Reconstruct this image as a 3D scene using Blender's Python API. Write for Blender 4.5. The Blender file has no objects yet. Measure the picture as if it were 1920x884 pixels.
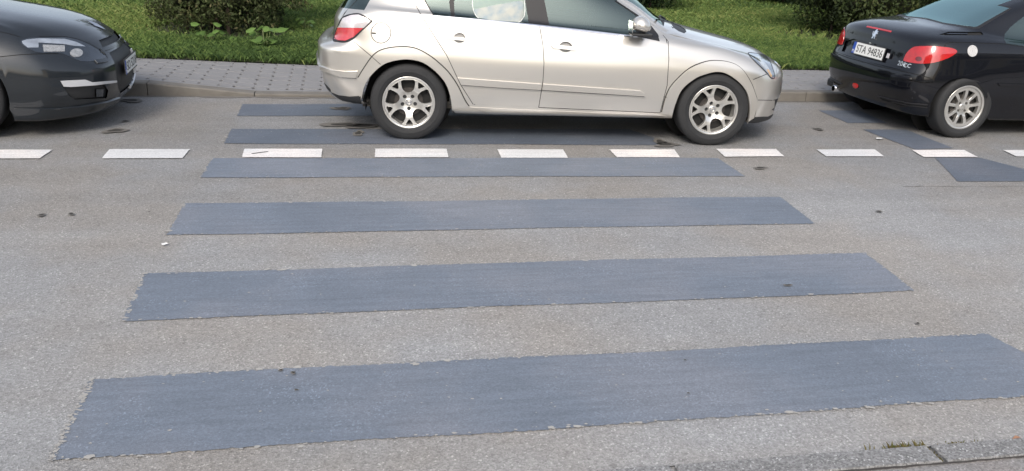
import bpy, bmesh, math, random
import numpy as np
from mathutils import Vector, Matrix, geometry
from mathutils.bvhtree import BVHTree

random.seed(7); rng = np.random.default_rng(7)
R = math.radians
SC = bpy.context.scene
COL = SC.collection

# ------------------------------------------------------------------ camera
F_PX, PITCH, ROLL, YAW, CAM_H = 1575.06, 0.357526, 0.0488122, 0.200696, 1.75863
_cy, _sy = math.cos(YAW), math.sin(YAW)
FW = Vector((_sy * math.cos(PITCH), _cy * math.cos(PITCH), -math.sin(PITCH)))
_r0 = Vector((_cy, -_sy, 0)); _u0 = _r0.cross(FW)
RT = _r0 * math.cos(ROLL) + _u0 * math.sin(ROLL)
UP = -_r0 * math.sin(ROLL) + _u0 * math.cos(ROLL)
EYE = Vector((0, 0, CAM_H))
cam_d = bpy.data.cameras.new('camera')
cam = bpy.data.objects.new('camera', cam_d); COL.objects.link(cam)
cam.matrix_world = Matrix(((RT.x, UP.x, -FW.x, 0), (RT.y, UP.y, -FW.y, 0), (RT.z, UP.z, -FW.z, CAM_H), (0, 0, 0, 1)))
cam_d.sensor_fit = 'HORIZONTAL'; cam_d.sensor_width = 36.0; cam_d.lens = F_PX / 1920 * 36
cam_d.clip_start = 0.05; cam_d.clip_end = 3000
SC.camera = cam

# ------------------------------------------------------------------ light
SUN_AZ, SUN_EL = R(203), R(40)          # azimuth from +Y towards +X
world = bpy.data.worlds.new('World'); SC.world = world; world.use_nodes = True
nt = world.node_tree; nt.nodes.clear()
sky = nt.nodes.new('ShaderNodeTexSky'); sky.sky_type = 'NISHITA'; sky.sun_disc = False
sky.sun_elevation = SUN_EL; sky.sun_rotation = SUN_AZ
sky.air_density = 1.0; sky.dust_density = 3.5; sky.ozone_density = 1.0
bg = nt.nodes.new('ShaderNodeBackground'); bg.inputs[1].default_value = 0.15
wo = nt.nodes.new('ShaderNodeOutputWorld')
hs = nt.nodes.new('ShaderNodeHueSaturation'); hs.inputs['Saturation'].default_value = 0.55   # thin high cloud
nt.links.new(sky.outputs[0], hs.inputs['Color']); nt.links.new(hs.outputs[0], bg.inputs[0]); nt.links.new(bg.outputs[0], wo.inputs[0])
sd = bpy.data.lights.new('sun', 'SUN'); sd.energy = 0.9; sd.angle = R(18); sd.color = (1.0, 0.9, 0.76)
sun = bpy.data.objects.new('sun', sd); COL.objects.link(sun)
_sv = Vector((math.sin(SUN_AZ) * math.cos(SUN_EL), math.cos(SUN_AZ) * math.cos(SUN_EL), math.sin(SUN_EL)))
sun.rotation_euler = _sv.to_track_quat('Z', 'Y').to_euler()
sun.location = _sv * 40
SC.view_settings.view_transform = 'Standard'; SC.view_settings.look = 'None'
SC.view_settings.exposure = 0.76; SC.view_settings.gamma = 1.0
SC.view_settings.use_curve_mapping = False
SC.cycles.max_bounces = 8; SC.cycles.transparent_max_bounces = 12
SC.cycles.use_denoising = True

# ------------------------------------------------------------------ helpers
def tag(o, label=None, cat=None, group=None, kind=None):
    if label: o['label'] = label
    if cat: o['category'] = cat
    if group: o['group'] = group
    if kind: o['kind'] = kind
    return o

def empty(name, loc=(0, 0, 0), rz=0.0, parent=None):
    o = bpy.data.objects.new(name, None); COL.objects.link(o)
    o.location = loc; o.rotation_euler = (0, 0, rz); o.empty_display_size = 0.2
    if parent: o.parent = parent
    return o

def mk(name, V, F, mat=None, parent=None, smooth=False, normals=None, attr=None):
    me = bpy.data.meshes.new(name)
    if isinstance(F, np.ndarray) and F.ndim == 2:
        V = np.asarray(V, np.float32); n, k = F.shape
        me.vertices.add(len(V)); me.vertices.foreach_set('co', V.ravel())
        me.loops.add(n * k); me.loops.foreach_set('vertex_index', F.astype(np.int32).ravel())
        me.polygons.add(n)
        me.polygons.foreach_set('loop_start', np.arange(0, n * k, k, dtype=np.int32))
        me.update(calc_edges=True)
    else:
        me.from_pydata([tuple(map(float, v)) for v in V], [], [tuple(int(i) for i in f) for f in F])
    if smooth: me.polygons.foreach_set('use_smooth', [True] * len(me.polygons))
    if attr is not None:
        a = me.attributes.new('tint', 'FLOAT', 'POINT'); a.data.foreach_set('value', np.asarray(attr, np.float32))
    if normals is not None:
        me.polygons.foreach_set('use_smooth', [True] * len(me.polygons))
        me.normals_split_custom_set_from_vertices([tuple(map(float, n)) for n in normals])
    if mat: me.materials.append(mat)
    o = bpy.data.objects.new(name, me); COL.objects.link(o)
    if parent: o.parent = parent
    return o

class MB:
    """collects boxes, tubes, lathes into one mesh"""
    def __init__(s): s.v = []; s.f = []
    def add(s, V, F):
        b = len(s.v); s.v += [tuple(v) for v in V]; s.f += [tuple(i + b for i in f) for f in F]; return s
    def box(s, c, d, M=None, bev=0.0):
        x, y, z = (k / 2 for k in d)
        if bev <= 0:
            V = [(-x, -y, -z), (x, -y, -z), (x, y, -z), (-x, y, -z), (-x, -y, z), (x, -y, z), (x, y, z), (-x, y, z)]
            F = [(0, 3, 2, 1), (4, 5, 6, 7), (0, 1, 5, 4), (1, 2, 6, 5), (2, 3, 7, 6), (3, 0, 4, 7)]
        else:
            bm = bmesh.new(); bmesh.ops.create_cube(bm, size=1)
            bmesh.ops.scale(bm, vec=d, verts=bm.verts)
            bmesh.ops.bevel(bm, geom=bm.edges[:], offset=bev, segments=2, affect='EDGES', profile=0.6)
            bm.verts.index_update()
            V = [tuple(v.co) for v in bm.verts]; F = [[v.index for v in f.verts] for f in bm.faces]; bm.free()
        if M is not None: V = [tuple(M @ Vector(v)) for v in V]
        return s.add([(v[0] + c[0], v[1] + c[1], v[2] + c[2]) for v in V], F)
    def tube(s, pts, rad, n=8):
        pts = [Vector(p) for p in pts]
        if not hasattr(rad, '__len__'): rad = [rad] * len(pts)
        V = []; F = []
        for i, p in enumerate(pts):
            t = (pts[min(i + 1, len(pts) - 1)] - pts[max(i - 1, 0)]).normalized()
            a = t.cross(Vector((0, 0, 1)))
            if a.length < 1e-3: a = t.cross(Vector((1, 0, 0)))
            a.normalize(); b = t.cross(a)
            for k in range(n):
                w = 2 * math.pi * k / n; V.append(p + (a * math.cos(w) + b * math.sin(w)) * rad[i])
        for i in range(len(pts) - 1):
            for k in range(n):
                F.append((i * n + k, i * n + (k + 1) % n, (i + 1) * n + (k + 1) % n, (i + 1) * n + k))
        F.append(tuple(range(n))[::-1]); F.append(tuple((len(pts) - 1) * n + k for k in range(n)))
        return s.add(V, F)
    def lathe_y(s, prof, n=48, c=(0, 0, 0), close=False):
        V = []; F = []
        for r, y in prof:
            for k in range(n):
                w = 2 * math.pi * k / n; V.append((c[0] + r * math.cos(w), c[1] + y, c[2] + r * math.sin(w)))
        m = len(prof)
        for i in range(m if close else m - 1):
            for k in range(n):
                j = (i + 1) % m
                F.append((i * n + k, j * n + k, j * n + (k + 1) % n, i * n + (k + 1) % n))
        return s.add(V, F)
    def disc_y(s, r, y, c=(0, 0, 0), n=32, flip=False):
        V = [(c[0] + r * math.cos(2 * math.pi * k / n), c[1] + y, c[2] + r * math.sin(2 * math.pi * k / n)) for k in range(n)]
        return s.add(V, [tuple(range(n)) if not flip else tuple(range(n))[::-1]])
    def build(s, name, mat=None, parent=None, smooth=False):
        o = mk(name, s.v, s.f, mat, parent, smooth)
        return o

# ------------------------------------------------------------------ materials
def M(name, col, rough=0.6, metal=0.0, coat=0.0, var=0.0, vscale=8.0, bump=0.0, bscale=60.0, spec=0.5, trans=0.0):
    m = bpy.data.materials.new(name); m.use_nodes = True
    n = m.node_tree.nodes; L = m.node_tree.links; b = n['Principled BSDF']
    b.inputs['Base Color'].default_value = (*col, 1); b.inputs['Roughness'].default_value = rough
    b.inputs['Metallic'].default_value = metal; b.inputs['Coat Weight'].default_value = coat
    b.inputs['Coat Roughness'].default_value = 0.04; b.inputs['Specular IOR Level'].default_value = spec
    if var > 0 or bump > 0:
        tc = n.new('ShaderNodeTexCoord')
        if var > 0:
            nz = n.new('ShaderNodeTexNoise'); nz.inputs['Scale'].default_value = vscale; nz.inputs['Detail'].default_value = 6
            L.new(tc.outputs['Object'], nz.inputs['Vector'])
            mx = n.new('ShaderNodeMix'); mx.data_type = 'RGBA'; mx.blend_type = 'MIX'
            mx.inputs[6].default_value = (*[max(0, c * (1 - var)) for c in col], 1)
            mx.inputs[7].default_value = (*[min(1, c * (1 + var)) for c in col], 1)
            L.new(nz.outputs['Fac'], mx.inputs[0]); L.new(mx.outputs[2], b.inputs['Base Color'])
        if bump > 0:
            n2 = n.new('ShaderNodeTexNoise'); n2.inputs['Scale'].default_value = bscale; n2.inputs['Detail'].default_value = 4
            L.new(tc.outputs['Object'], n2.inputs['Vector'])
            bp = n.new('ShaderNodeBump'); bp.inputs['Strength'].default_value = bump; bp.inputs['Distance'].default_value = 0.01
            L.new(n2.outputs['Fac'], bp.inputs['Height']); L.new(bp.outputs[0], b.inputs['Normal'])
    return m

def leafM(name, cols, rough=0.55, transl=0.25, spec=0.35):
    """foliage: colour ramp over the per-leaf 'tint' attribute"""
    m = bpy.data.materials.new(name); m.use_nodes = True
    n = m.node_tree.nodes; L = m.node_tree.links; b = n['Principled BSDF']; out = n['Material Output']
    at = n.new('ShaderNodeAttribute'); at.attribute_name = 'tint'
    cr = n.new('ShaderNodeValToRGB'); e = cr.color_ramp.elements
    while len(e) < len(cols): e.new(0.5)
    for i, c in enumerate(cols):
        e[i].position = i / (len(cols) - 1); e[i].color = (*c, 1)
    L.new(at.outputs['Fac'], cr.inputs[0]); L.new(cr.outputs[0], b.inputs['Base Color'])
    b.inputs['Roughness'].default_value = rough; b.inputs['Specular IOR Level'].default_value = spec
    tr = n.new('ShaderNodeBsdfTranslucent'); L.new(cr.outputs[0], tr.inputs[0])
    mx = n.new('ShaderNodeMixShader'); mx.inputs[0].default_value = transl
    L.new(b.outputs[0], mx.inputs[1]); L.new(tr.outputs[0], mx.inputs[2]); L.new(mx.outputs[0], out.inputs[0])
    return m

def glassM(name, tint=(0.45, 0.55, 0.52), ior=1.6, gl=(0.8, 1.0, 0.98)):
    m = bpy.data.materials.new(name); m.use_nodes = True
    n = m.node_tree.nodes; L = m.node_tree.links; n.remove(n['Principled BSDF']); out = n['Material Output']
    t = n.new('ShaderNodeBsdfTransparent'); t.inputs[0].default_value = (*tint, 1)
    g = n.new('ShaderNodeBsdfGlossy'); g.inputs['Roughness'].default_value = 0.02; g.inputs[0].default_value = (*gl, 1)
    f = n.new('ShaderNodeFresnel'); f.inputs[0].default_value = ior
    mx = n.new('ShaderNodeMixShader'); L.new(f.outputs[0], mx.inputs[0]); L.new(t.outputs[0], mx.inputs[1]); L.new(g.outputs[0], mx.inputs[2])
    L.new(mx.outputs[0], out.inputs[0]); return m

def asphaltM(name, base, speck=0.44, warm=(1.0, 0.955, 0.90)):
    m = bpy.data.materials.new(name); m.use_nodes = True
    n = m.node_tree.nodes; L = m.node_tree.links; b = n['Principled BSDF']
    tc = n.new('ShaderNodeTexCoord')
    def noise(s, d=4, r=0.55):
        z = n.new('ShaderNodeTexNoise'); z.inputs['Scale'].default_value = s; z.inputs['Detail'].default_value = d; z.inputs['Roughness'].default_value = r
        L.new(tc.outputs['Object'], z.inputs['Vector']); return z
    def ramp(src, a, bb, lo, hi):
        r = n.new('ShaderNodeMapRange'); r.inputs[1].default_value = a; r.inputs[2].default_value = bb
        r.inputs[3].default_value = lo; r.inputs[4].default_value = hi; L.new(src, r.inputs[0]); return r.outputs[0]
    def mul(x, y):
        q = n.new('ShaderNodeMath'); q.operation = 'MULTIPLY'; L.new(x, q.inputs[0]); L.new(y, q.inputs[1]); return q.outputs[0]
    v1 = n.new('ShaderNodeTexVoronoi'); v1.inputs['Scale'].default_value = 150; L.new(tc.outputs['Object'], v1.inputs['Vector'])
    sp = n.new('ShaderNodeSeparateColor'); L.new(v1.outputs['Color'], sp.inputs[0])
    v2 = n.new('ShaderNodeTexVoronoi'); v2.inputs['Scale'].default_value = 75; L.new(tc.outputs['Object'], v2.inputs['Vector'])
    s2 = n.new('ShaderNodeSeparateColor'); L.new(v2.outputs['Color'], s2.inputs[0])
    grain = ramp(sp.outputs[0], 0, 1, 1 - speck * .55, 1 + speck * .45)
    bright = ramp(sp.outputs[1], 0.9, 1.0, 1.0, 1.0 + speck * 1.3)
    dark = ramp(s2.outputs[0], 0.0, 0.05, 0.80, 1.0)
    big = ramp(noise(0.45, 5, .6).outputs['Fac'], 0.3, 0.7, 0.90, 1.09)
    mid = ramp(noise(5, 5, .6).outputs['Fac'], 0.3, 0.7, 0.965, 1.035)
    mp = n.new('ShaderNodeMapping'); mp.inputs['Scale'].default_value = (0.16, 2.2, 1); L.new(tc.outputs['Object'], mp.inputs[0])
    st = n.new('ShaderNodeTexNoise'); st.inputs['Scale'].default_value = 1.5; st.inputs['Detail'].default_value = 3; L.new(mp.outputs[0], st.inputs['Vector'])
    lane = ramp(st.outputs['Fac'], 0.3, 0.7, 0.93, 1.06)
    sx = n.new('ShaderNodeSeparateXYZ'); L.new(tc.outputs['Object'], sx.inputs[0])
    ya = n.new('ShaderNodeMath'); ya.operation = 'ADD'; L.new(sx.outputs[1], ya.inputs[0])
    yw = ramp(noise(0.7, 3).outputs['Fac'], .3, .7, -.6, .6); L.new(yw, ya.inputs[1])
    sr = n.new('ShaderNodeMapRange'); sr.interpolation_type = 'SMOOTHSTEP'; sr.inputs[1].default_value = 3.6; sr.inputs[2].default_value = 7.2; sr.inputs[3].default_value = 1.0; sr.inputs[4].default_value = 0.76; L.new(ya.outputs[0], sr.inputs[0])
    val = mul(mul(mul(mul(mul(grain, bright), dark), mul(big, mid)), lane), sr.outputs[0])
    hue = n.new('ShaderNodeMix'); hue.data_type = 'RGBA'
    hue.inputs[6].default_value = (base * warm[0], base * warm[1], base * warm[2], 1)
    hue.inputs[7].default_value = (base * 0.97, base * 0.98, base * 0.99, 1)
    L.new(ramp(noise(0.9, 3).outputs['Fac'], .4, .6, 0, 1), hue.inputs[0])
    vm = n.new('ShaderNodeVectorMath'); vm.operation = 'SCALE'; L.new(hue.outputs[2], vm.inputs[0]); L.new(val, vm.inputs['Scale'])
    L.new(vm.outputs[0], b.inputs['Base Color'])
    b.inputs['Roughness'].default_value = 0.85; b.inputs['Specular IOR Level'].default_value = 0.3
    bp = n.new('ShaderNodeBump'); bp.inputs['Strength'].default_value = 0.5; bp.inputs['Distance'].default_value = 0.004
    L.new(v1.outputs['Distance'], bp.inputs['Height']); L.new(bp.outputs[0], b.inputs['Normal'])
    return m

def paintM(name, col, worn=0.0):
    """road paint: fine film with streaks, scuffs and worn pinholes"""
    m = bpy.data.materials.new(name); m.use_nodes = True
    n = m.node_tree.nodes; L = m.node_tree.links; b = n['Principled BSDF']
    tc = n.new('ShaderNodeTexCoord')
    mp = n.new('ShaderNodeMapping'); mp.inputs['Scale'].default_value = (0.8, 9, 1); L.new(tc.outputs['Object'], mp.inputs[0])
    a = n.new('ShaderNodeTexNoise'); a.inputs['Scale'].default_value = 3; a.inputs['Detail'].default_value = 8; a.inputs['Roughness'].default_value = .65; L.new(mp.outputs[0], a.inputs['Vector'])
    c = n.new('ShaderNodeTexNoise'); c.inputs['Scale'].default_value = 1.1; c.inputs['Detail'].default_value = 4; L.new(tc.outputs['Object'], c.inputs['Vector'])
    g = n.new('ShaderNodeTexVoronoi'); g.inputs['Scale'].default_value = 160; L.new(tc.outputs['Object'], g.inputs['Vector'])
    def rmp(s, x0, x1, lo, hi):
        r = n.new('ShaderNodeMapRange'); r.inputs[1].default_value = x0; r.inputs[2].default_value = x1; r.inputs[3].default_value = lo; r.inputs[4].default_value = hi; L.new(s, r.inputs[0]); return r.outputs[0]
    def mul(x, y):
        q = n.new('ShaderNodeMath'); q.operation = 'MULTIPLY'; L.new(x, q.inputs[0]); L.new(y, q.inputs[1]); return q.outputs[0]
    sp = n.new('ShaderNodeSeparateColor'); L.new(g.outputs['Color'], sp.inputs[0])
    val = mul(mul(rmp(a.outputs['Fac'], 0.3, .7, .87, 1.12), rmp(c.outputs['Fac'], .3, .7, .88, 1.12)), rmp(sp.outputs[0], 0, 1, .9, 1.1))
    if worn:
        g2 = n.new('ShaderNodeTexVoronoi'); g2.inputs['Scale'].default_value = 150; L.new(tc.outputs['Object'], g2.inputs['Vector'])
        s3 = n.new('ShaderNodeSeparateColor'); L.new(g2.outputs['Color'], s3.inputs[0])
        w = n.new('ShaderNodeTexNoise'); w.inputs['Scale'].default_value = 2.3; w.inputs['Detail'].default_value = 9; w.inputs['Roughness'].default_value = .72; L.new(tc.outputs['Object'], w.inputs['Vector'])
        tips = mul(rmp(s3.outputs[1], .80, 1.0, 0, 1), rmp(w.outputs['Fac'], .47, .68, .08, 1))
        val = mul(mul(val, rmp(tips, 0, 1, 1.0, 1.0 + worn * 1.6)), rmp(s3.outputs[0], 0, 1, .90, 1.08))
    hue = n.new('ShaderNodeMix'); hue.data_type = 'RGBA'
    hue.inputs[6].default_value = (*col, 1); hue.inputs[7].default_value = (col[0] * 1.07, col[1] * 1.01, col[2] * .97, 1)
    L.new(rmp(c.outputs['Fac'], .45, .6, 0, 1), hue.inputs[0])
    vm = n.new('ShaderNodeVectorMath'); vm.operation = 'SCALE'; L.new(hue.outputs[2], vm.inputs[0]); L.new(val, vm.inputs['Scale'])
    L.new(vm.outputs[0], b.inputs['Base Color']); b.inputs['Roughness'].default_value = 0.6
    bp = n.new('ShaderNodeBump'); bp.inputs['Strength'].default_value = 0.25; bp.inputs['Distance'].default_value = 0.003
    L.new(g.outputs['Distance'], bp.inputs['Height']); L.new(bp.outputs[0], b.inputs['Normal'])
    return m

MT = dict(
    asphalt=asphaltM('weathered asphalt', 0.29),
    asphalt2=asphaltM('footway asphalt', 0.24, 0.45, (1.0, 0.9, 0.84)),
    stripe=paintM('blue grey cover paint', (0.150, 0.177, 0.219), 0.45),
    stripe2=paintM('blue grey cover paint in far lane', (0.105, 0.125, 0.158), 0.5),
    white=paintM('white road paint', (0.66, 0.665, 0.67), -0.28),
    flake=M('old white paint crumbs', (0.36, 0.35, 0.33), 0.8, var=.3, vscale=40),
    kerb=M('weathered concrete kerb', (0.15, 0.14, 0.125), 0.9, var=.35, vscale=7, bump=.4, bscale=90),
    kerb2=asphaltM('near concrete kerb', 0.215, 0.7, (1, 1, 1)),
    paver=M('grey paving block', (0.205, 0.205, 0.21), 0.9, var=.14, vscale=3.0, bump=.3, bscale=120),
    joint=M('dark sanded joint', (0.06, 0.058, 0.054), 0.95),
    soil=M('lawn soil', (0.045, 0.052, 0.022), 0.95, var=.5, vscale=2.2),
    twigs=M('shaded inner twigs', (0.028, 0.032, 0.018), 0.95, var=.5, vscale=30),  # closed core behind the leaves, inner shade put into its colour
    litter=M('leaf litter', (0.07, 0.048, 0.03), 0.95, var=.5, vscale=9),
    halo=M('soaked oil halo', (0.165, 0.158, 0.148), 0.95, var=.2, vscale=60, spec=.1),
    oil=M('oil stain', (0.055, 0.053, 0.05), 0.9, var=.3, vscale=20, spec=.1),
    tar=M('crack filler', (0.05, 0.045, 0.042), 0.8),
    rubber=M('tyre rubber', (0.019, 0.020, 0.022), 0.75, var=.3, vscale=10, bump=.2, bscale=140),
    rubber2=M('rubber seal', (0.012, 0.012, 0.014), 0.5),
    alloy=M('alloy wheel silver', (0.66, 0.65, 0.62), 0.28, 0.8, 0.5, var=.08, vscale=30),
    iron=M('brake iron', (0.05, 0.045, 0.042), 0.6, 0.5, var=.3, vscale=30),
    dark=M('dark plastic', (0.02, 0.021, 0.023), 0.55),
    inner=M('interior trim', (0.03, 0.031, 0.033), 0.85),
    seat=M('seat fabric', (0.05, 0.05, 0.054), 0.9, var=.2, vscale=20),
    chrome=M('chrome', (0.80, 0.80, 0.82), 0.16, 1.0),
    trim=M('satin bright trim', (0.72, 0.73, 0.75), 0.38, 0.5, 0.5),
    silver=M('silver car paint', (0.70, 0.672, 0.622), 0.29, 0.76, 1.0),
    silver2=M('silver bumper paint', (0.66, 0.636, 0.59), 0.31, 0.74, 1.0),
    recess=M('shaded handle recess paint', (0.27, 0.26, 0.245), 0.4, 0.6, 0.6),  # silver paint darkened, the recess shadow is put into its colour
    black=M('black car paint', (0.003, 0.0035, 0.006), 0.5, 0.0, 1.0, spec=0.1),
    navy=M('dark grey blue car paint', (0.014, 0.018, 0.023), 0.42, 0.25, 1.0, spec=0.25),
    seam=M('panel seam', (0.008, 0.008, 0.008), 0.8),
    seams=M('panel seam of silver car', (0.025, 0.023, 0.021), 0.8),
    red=M('red lamp lens', (0.42, 0.012, 0.014), 0.12, 0.0, 1.0, var=.35, vscale=22),
    redlens2=M('red and pink lamp lens', (0.50, 0.05, 0.06), 0.12, 0.0, 1.0, var=.35, vscale=26),
    clear=M('clear lamp lens', (0.66, 0.62, 0.64), 0.12, 0.3, 1.0, var=.18, vscale=26),
    headl=M('headlamp lens', (0.48, 0.52, 0.57), 0.10, 0.6, 1.0, var=.5, vscale=14),
    headl2=M('silver car headlamp lens', (0.22, 0.25, 0.29), 0.08, 0.4, 1.0, var=.5, vscale=18),
    headd=M('dark headlamp housing', (0.035, 0.045, 0.06), 0.10, 0.3, 1.0, var=.4, vscale=16),
    lampw=M('lamp reflector', (0.62, 0.60, 0.56), 0.14, 0.75, 1.0, var=.6, vscale=45),
    platew=M('plate white', (0.78, 0.78, 0.76), 0.45),
    plateb=M('plate blue', (0.02, 0.07, 0.36), 0.45),
    ink=M('plate lettering', (0.012, 0.012, 0.013), 0.5),
    sticker=M('white sticker', (0.50, 0.50, 0.50), 0.5),
    stickg=M('sticker print', (0.36, 0.37, 0.38), 0.5),
    glass=glassM('tinted car glass', (0.58, 0.68, 0.62), 2.55, (0.82, 0.98, 0.90)),
    glassg=glassM('green rear glass', (0.45, 0.70, 0.64), 7.0, (0.70, 1.0, 0.97)),
    grass=leafM('grass blades', [(0.055, 0.096, 0.030), (0.110, 0.178, 0.050), (0.178, 0.245, 0.070), (0.28, 0.31, 0.11)], 0.6, .3, 0.2),
    bush=leafM('bush leaves', [(0.022, 0.032, 0.014), (0.035, 0.052, 0.018), (0.055, 0.078, 0.024), (0.095, 0.10, 0.035)], .6, .15, 0.25),
    bushb=leafM('brownish bush leaves', [(0.045, 0.048, 0.026), (0.065, 0.078, 0.034), (0.080, 0.110, 0.040), (0.14, 0.125, 0.06)], .65, .15, 0.2),
    hedge=leafM('hedge leaves', [(0.012, 0.022, 0.012), (0.018, 0.034, 0.016), (0.030, 0.050, 0.020), (0.08, 0.09, 0.04)], .5, .15, 0.3),
    weed=leafM('broad weed leaves', [(0.09, 0.16, 0.04), (0.12, 0.21, 0.05), (0.16, 0.26, 0.07)], .5, .3, 0.3),
    stem=M('weed stem', (.12, .15, .05), .6),
    dry=leafM('dry grass', [(0.10, 0.085, 0.03), (0.16, 0.13, 0.05), (0.10, 0.12, 0.03)], .7, .2, 0.2),
    bark=M('bark', (0.07, 0.052, 0.038), 0.9, var=.4, vscale=14, bump=.5, bscale=30),
    facade=M('cream rendered facade', (0.74, 0.60, 0.40), 0.9, var=.1, vscale=1.0),
    facade2=M('facade plinth', (0.25, 0.22, 0.19), 0.9, var=.2, vscale=2),
    winglass=M('house window glass', (0.05, 0.06, 0.07), 0.06, 0.0, 1.0),
    winframe=M('house window frame', (0.75, 0.75, 0.73), 0.5),
    roof=M('brown roof', (0.16, 0.07, 0.05), 0.8, var=.2, vscale=3),
)

# pixel (1920 x 884 photograph) -> point on the ground plane z
def ray(px, py):
    return (FW + RT * ((px - 960) / F_PX) - UP * ((py - 442) / F_PX)).normalized()
def G(px, py, z=0.0):
    d = ray(px, py); t = (z - CAM_H) / d.z; return EYE + d * t
# ------------------------------------------------------------------ setting: ground
def sheet(name, pts, z, mat, kind='structure'):
    o = mk(name, [(p[0], p[1], z) for p in pts], [tuple(range(len(pts)))], mat)
    if kind: tag(o, kind=kind)
    return o
sheet('ground', [(-400, -400), (400, -400), (400, 400), (-400, 400)], -0.03, MT['soil'])
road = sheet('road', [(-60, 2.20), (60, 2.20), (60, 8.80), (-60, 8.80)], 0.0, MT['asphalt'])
sheet('footway', [(-60, -4), (60, -4), (60, 2.195), (-60, 2.195)], 0.012, MT['asphalt2'])

def hk(x):          # height of the far kerb: dropped at the crossing
    def ss(a, b, t): t = max(0, min(1, (t - a) / (b - a))); return t * t * (3 - 2 * t)
    if x < 1.5: return 0.13 - 0.10 * max(0, min(1, (x + 1.95) / 1.05))
    return 0.03 + 0.075 * ss(2.6, 4.0, x)

def hp(x, y):       # surface of the footpath between kerb and lawn
    t = max(0, min(1, (y - 8.81) / 1.39)); u = max(0, min(1, (x + 3.4) / 4.4)); b = .13 - .085 * u * u * (3 - 2 * u)
    if x > 1.0:
        v = max(0, min(1, (x - 1.0) / 3.4)); b = .045 + .06 * v
    return hk(x) * (1 - t) + b * t
# far kerb of separate stones, one run
mb = MB(); xs = []
x = -24.93
while x < 40: xs.append(x); x += 1.0
for x in xs:
    a, b = x + .004, x + .996
    n = 4; V = []; F = []
    for i in range(n + 1):
        X = a + (b - a) * i / n; h = hk(X)
        V += [(X, 8.66, -.05), (X, 8.662, h - .012), (X, 8.674, h), (X, 8.812, h), (X, 8.812, -.05)]
    for i in range(n):
        for k in range(4): F.append((i * 5 + k, (i + 1) * 5 + k, (i + 1) * 5 + k + 1, i * 5 + k + 1))
    F.append((0, 1, 2, 3, 4)); F.append(tuple(n * 5 + k for k in (4, 3, 2, 1, 0)))
    mb.add(V, F)
tag(mb.build('kerb', MT['kerb']), kind='structure')

# paved footpath of interlocking double-T blocks
def pave():
    mb = MB(); base = []
    P, Q = 0.168, 0.206
    ck = .014         # pitch along the path, across it
    w1, w2, l = 0.0815, 0.060, 0.0985
    shape = [(-w1, -l + ck), (-w1 + ck, -l), (w1 - ck, -l), (w1, -l + ck), (w1, -l * .45), (w2, -l * .28), (w2, l * .28), (w1, l * .45), (w1, l - ck), (w1 - ck, l), (-w1 + ck, l), (-w1, l - ck), (-w1, l * .45), (-w2, l * .28), (-w2, -l * .28), (-w1, -l * .45)]
    shape2 = [(-w1, -l + ck), (-w1 + ck, -l), (w1 - ck, -l), (w1, -l + ck), (w1 + .018, -l * .45), (w1 + .018, l * .45), (w1, l - ck), (w1 - ck, l), (-w1 + ck, l), (-w1, l - ck), (-w1 - .018, l * .45), (-w1 - .018, -l * .45)]
    i = 0; x = -6.6
    while x < 14.5:
        sh = shape if i % 2 == 0 else shape2
        for j in range(8):
            cy = 8.815 + l + .003 + j * Q - (Q / 2 if i % 2 else 0)
            dz = random.uniform(-.002, .002); tl = random.uniform(-.006, .006)
            pts = []
            for dx, dy in sh:
                X, Y = x + dx, cy + dy
                Y = min(max(Y, 8.816), 10.20)
                pts.append((X, Y, hp(X, Y) + dz + tl * dx))
            if max(p[1] for p in pts) - min(p[1] for p in pts) < .03: continue
            n = len(pts); cx = sum(p[0] for p in pts) / n; cyy = sum(p[1] for p in pts) / n
            top = [(cx + (p[0] - cx) * .95, cyy + (p[1] - cyy) * .965, p[2]) for p in pts]
            low = [(p[0], p[1], p[2] - .006) for p in pts]
            V = top + low + [(p[0], p[1], p[2] - .03) for p in pts]
            F = [tuple(range(n))] + [(k, n + k, n + (k + 1) % n, (k + 1) % n) for k in range(n)]
            F += [(n + k, 2 * n + k, 2 * n + (k + 1) % n, n + (k + 1) % n) for k in range(n)]
            mb.add(V, F)
        x += P; i += 1
    return mb
tag(pave().build('pavement', MT['paver']), kind='structure')
V = []; F = []
xs = np.linspace(-30, 40, 281)
for i, x in enumerate(xs): V += [(x, 8.812, hk(x) - .012), (x, 10.23, hp(x, 10.2) - .012)]
for i in range(len(xs) - 1): F.append((2 * i, 2 * i + 2, 2 * i + 3, 2 * i + 1))
tag(mk('pavement_bed', V, F, MT['joint']), kind='structure')

# lawn
def lz(x, y):
    t = max(0, min(1, (y - 10.2) / 2.0)); h = hp(x, 10.2) + .012
    return h + (0.125 - h) * t + .02 * math.sin(x * .9) * t + max(0, y - 14) * .004
nx, ny = 120, 40; V = []; F = []
for i in range(nx):
    for j in range(ny):
        x = -40 + 90 * i / (nx - 1); y = 10.215 + 40 * (j / (ny - 1)) ** 2
        V.append((x, y, lz(x, y)))
for i in range(nx - 1):
    for j in range(ny - 1): F.append((i * ny + j, (i + 1) * ny + j, (i + 1) * ny + j + 1, i * ny + j + 1))
tag(mk('lawn', V, F, MT['soil'], smooth=True), kind='structure')

def noise2(x, y):
    return (np.sin(x * 1.7 + 1.3 * np.sin(y * 1.1)) + np.sin(y * 2.3 + 1.7 * np.sin(x * .8 + 2)) + np.sin((x + y) * 3.9) * .5) / 2.5

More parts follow.
